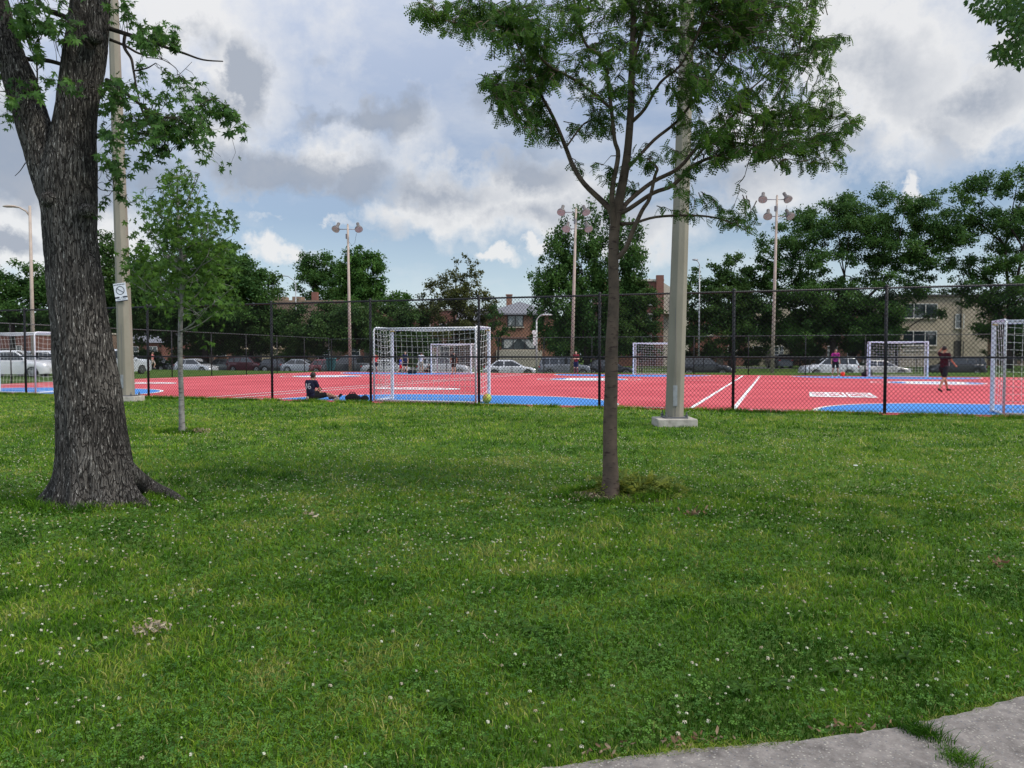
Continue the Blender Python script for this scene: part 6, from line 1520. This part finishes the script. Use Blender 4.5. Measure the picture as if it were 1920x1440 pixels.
# clover leaves (three leaflets) and flower heads
CT = []; CF = []
for k in range(3):
    a = 2*PI*k/3; d = np.array([math.cos(a), math.sin(a), 0]); s = np.array([-d[1], d[0], 0]); n = len(CT); CT += [d*.05, d*.7+s*.45+[0, 0, .12], d*1.0+[0, 0, .05], d*.7-s*.45+[0, 0, .12]]; CF.append([n, n+1, n+2, n+3])
CT = np.array(CT); CF = np.array(CF)
def clover_leaves(y0, y1, dens, size, hz):
    x, y = scatter(y0, y1, dens, rg); k = on_lawn(x, y, .05) & (fnoise(x, y, 1.3, 31)+rg.uniform(-.22, .22, len(x)) > .47); x, y = x[k], y[k]; n = len(x)
    d = np.stack([rg.normal(size=n)*.35, rg.normal(size=n)*.35, np.ones(n)], 1); up = d/np.linalg.norm(d, axis=1)[:, None]; s = np.cross(up, rg.normal(size=(n, 3))); s /= np.linalg.norm(s, axis=1)[:, None]; t = np.cross(up, s)
    return np.stack([x, y, rg.uniform(.6, 1.1, n)*hz], 1), np.stack([s, t, up], 2), rg.uniform(.7, 1.3, n)*size
Cs = [clover_leaves(2.3, 4, 2300, .0105, .033), clover_leaves(4, 7, 1400, .0125, .033), clover_leaves(7, 12, 420, .019, .034)]
pos = np.vstack([c[0] for c in Cs]); Rm = np.vstack([c[1] for c in Cs]); sc = np.concatenate([c[2] for c in Cs]); n = len(pos)
o = leaf_cloud('clover_leaves', CT, CF, pos, Rm, sc, rg.uniform(0, 1, n), leaf_mat('clover_leaf', (.035, .10, .018), (.11, .22, .035), .25), None, None); tag(o, 'small three lobed clover leaves spread through the lawn', 'clover', kind='stuff')
def flowers(y0, y1, dens, thr):
    x, y = scatter(y0, y1, dens, rg); x = x*1.0; k = on_lawn(x, y, .1) & (fnoise(x, y, 1.1, 55)+rg.uniform(-.2, .2, len(x)) > thr); return x[k], y[k]
fx = []; fy = []
for a in ((2.3, 5, 75, .47), (5, 9, 80, .44), (9, 14, 60, .46), (14, 20, 24, .5)):
    x, y = flowers(*a); fx.append(x); fy.append(y)
x = np.concatenate(fx); y = np.concatenate(fy); n = len(x); print('flowers', n)
# flower head: a low-poly ruffled ball
FT = []; FF_ = []
rr = np.random.default_rng(2)
for i in range(14):
    d = rr.normal(size=3); d[2] = abs(d[2])*.9+(-.1); d /= np.linalg.norm(d); s = np.cross(d, rr.normal(size=3)); s /= np.linalg.norm(s); t = np.cross(d, s); c = d*.75; m = len(FT); FT += [c+s*.42, c+t*.32, c-s*.42+d*.2, c-t*.32+d*.25]; FF_.append([m, m+1, m+2, m+3])
FT = np.array(FT); FF_ = np.array(FF_); ang = rg.uniform(0, 2*PI, n); Rz = np.zeros((n, 3, 3)); Rz[:, 0, 0] = np.cos(ang); Rz[:, 0, 1] = -np.sin(ang); Rz[:, 1, 0] = np.sin(ang); Rz[:, 1, 1] = np.cos(ang); Rz[:, 2, 2] = 1
o = leaf_cloud('clover_flowers', FT, FF_, np.stack([x, y, rg.uniform(.036, .058, n)], 1), Rz, rg.uniform(.0050, .0095, n), rg.uniform(0, 1, n), leaf_mat('clover_flower', (.34, .27, .18), (.60, .60, .46), .1, .8), None, None); tag(o, 'small whitish clover flower heads dotted over the lawn', 'flowers', kind='stuff')

# bare soil rings at the trunk feet with dry leaf litter; plants at the locust's foot
M_['soil'] = pbr('dark_mulch', (.10, .07, .048), .95, 0, .2, (.035, .026, .02), 22, .8)
def ring(name, c, rx, ry, dx=0, seed=1):
    mb = MB(); n = 40; V = [(c.x+dx, c.y, .022)]
    for i in range(n):
        a = 2*PI*i/n; q = 1+.22*(float(vnoise(np.array([a*2]), np.array([seed*3.]), .8, seed)[0])-.5); V.append((c.x+dx+rx*q*math.cos(a), c.y+ry*q*math.sin(a), .006))
    mb.add(V, [(0, 1+i, 1+(i+1) % n) for i in range(n)]); tag(mb.build(name, M_['soil']), kind='structure')
ring('ground_soil', TL, .62, .36, .12, 1); ring('ground_soil', TB, .62, .36, -.02, 2); ring('ground_soil', TS, .42, .26, .05, 3)
LM = leaf_mat('dry_leaf', (.16, .09, .045), (.44, .38, .27), .1, .8)
def leaf_pile(c, n, rx, ry, hz, size, label, name='dry_leaves', t0=0, t1=1, kind=None):
    rg2 = np.random.default_rng(int(abs(c[0]*100))+n); p = np.stack([rg2.normal(size=n)*rx, rg2.normal(size=n)*ry, np.abs(rg2.normal(size=n))*hz+.03], 1)
    CT2 = np.array([[0, 0, 0], [.16, .35, .15], [.13, .8, .0], [0, 1, .25], [-.15, .75, .05], [-.18, .3, .18]]); CF2 = np.array([[0, 1, 2, 3], [0, 3, 4, 5]])
    o = leaf_cloud(name, CT2, CF2, p, rand_rot(n, rg2), rg2.uniform(.6, 1.2, n)*size, rg2.uniform(t0, t1, n), LM, None, None); o.location = (c[0], c[1], 0)
    return tag(o, label, 'dead leaves', kind=kind)
leaf_pile(G(288, 1192), 70, .045, .035, .022, .032, 'curled clump of grey dead leaves on the near left lawn', t0=.45)
leaf_pile(G(370, 812), 60, .10, .08, .02, .06, 'pale dead leaves beside the foot of the sapling', t0=.2)
leaf_pile(G(1300, 970), 26, .07, .05, .02, .05, 'few reddish dry leaves on the grass right of the locust foot', t0=0, t1=.3)
leaf_pile(G(578, 973), 14, .05, .03, .015, .05, 'small pale dry leaf clump in the grass left of centre', t0=.4)
leaf_pile(G(1880, 1068), 16, .04, .03, .015, .045, 'small dark dry leaf clump near the right edge', t0=0, t1=.2)
leaf_pile(G(1100, 938), 70, .12, .06, .012, .04, 'grey leaf litter on the soil left of the locust trunk', t0=.1, t1=.8)
leaf_pile(G(926, 1212), 5, .02, .02, .01, .03, 'tiny pale dry leaf on the lawn near the bottom centre', t0=.5)
pe_ = [G(x, y) for x, y in ((1240, 1410), (1330, 1398), (1560, 1378), (1660, 1368), (1120, 1422))]
for i, p in enumerate(pe_): leaf_pile(p, 14, .06, .012, .006, .03, ['orange brown dry leaves on the path edge, first cluster from the left', 'dry leaf cluster at the path edge where the edge steps', 'brown dry leaves along the path edge left of the grass tuft', 'brown dry leaves along the path edge just above the grass tuft', 'dry leaf cluster at the leftmost visible path edge'][i], t0=0, t1=.4)
# tree foot plants
c = G(1195, 925); rg2 = np.random.default_rng(9); n = 750
p = np.stack([rg2.normal(size=n)*.19+c.x, rg2.normal(size=n)*.10+c.y, np.abs(rg2.normal(size=n))*.055+.03], 1)
d = rg2.normal(size=(n, 3)); d[:, 2] = d[:, 2]*.4+.1
o = leaf_cloud('locust_suckers', LT, LF, p, frames(d, rg2), rg2.uniform(.09, .15, n), np.clip(rg2.uniform(.2, 1, n), 0, 1), leaf_mat('sucker_leaf', (.035, .09, .02), (.22, .25, .04), .3), None, c); tag(o, 'low feathery shoots growing at the foot of the locust tree', 'plant')
# dandelion style rosettes
def rosette(p, label, n=11, s=.07):
    rg3 = np.random.default_rng(int(p.x*1000) % 999+3); a = np.linspace(0, 2*PI, n, endpoint=False)+rg3.uniform(-.2, .2, n)
    T = np.array([[0, 0, 0], [.10, .35, .16], [.14, .75, .14], [0, 1.05, .04], [-.14, .75, .14], [-.10, .35, .16]]); TF = np.array([[0, 1, 2, 3], [0, 3, 4, 5]])
    Rz = np.zeros((n, 3, 3)); Rz[:, 0, 0] = np.cos(a); Rz[:, 0, 1] = -np.sin(a); Rz[:, 1, 0] = np.sin(a); Rz[:, 1, 1] = np.cos(a); Rz[:, 2, 2] = 1
    o = leaf_cloud('dandelion_plant', T, TF, np.tile([[0, 0, .02]], (n, 1)), Rz, rg3.uniform(.7, 1.2, n)*s, rg3.uniform(.2, .8, n), M_['leaf_sapling'], None, None); o.location = p; tag(o, label, 'plant', 'broad leaved weeds in the lawn')
for x, y, lab in ((1455, 1290, 'broad leaved weed in the grass above the path, left of the tuft'), (1585, 1265, 'broad leaved weed in the grass right of the other weeds near the path'), (1390, 1300, 'broad leaved weed nearest the path edge at its left'), (1700, 1240, 'broad leaved weed near the right path corner'), (1000, 1190, 'broad leaved weed on the near lawn below the locust tree'), (620, 1290, 'broad leaved weed on the near left lawn'), (840, 1330, 'broad leaved weed near the bottom centre')):
    rosette(G(x, y), lab)
# white scraps and a hole in the turf
root = empty('litter_scrap', G(1604, 880), 'tiny white scrap on the grass at the right', 'litter'); mb = MB(); mb.box((0, 0, .05), (.05, .03, .012)); mb.build('scrap', cloth((.7, .7, .7)), root, bevel=.004)
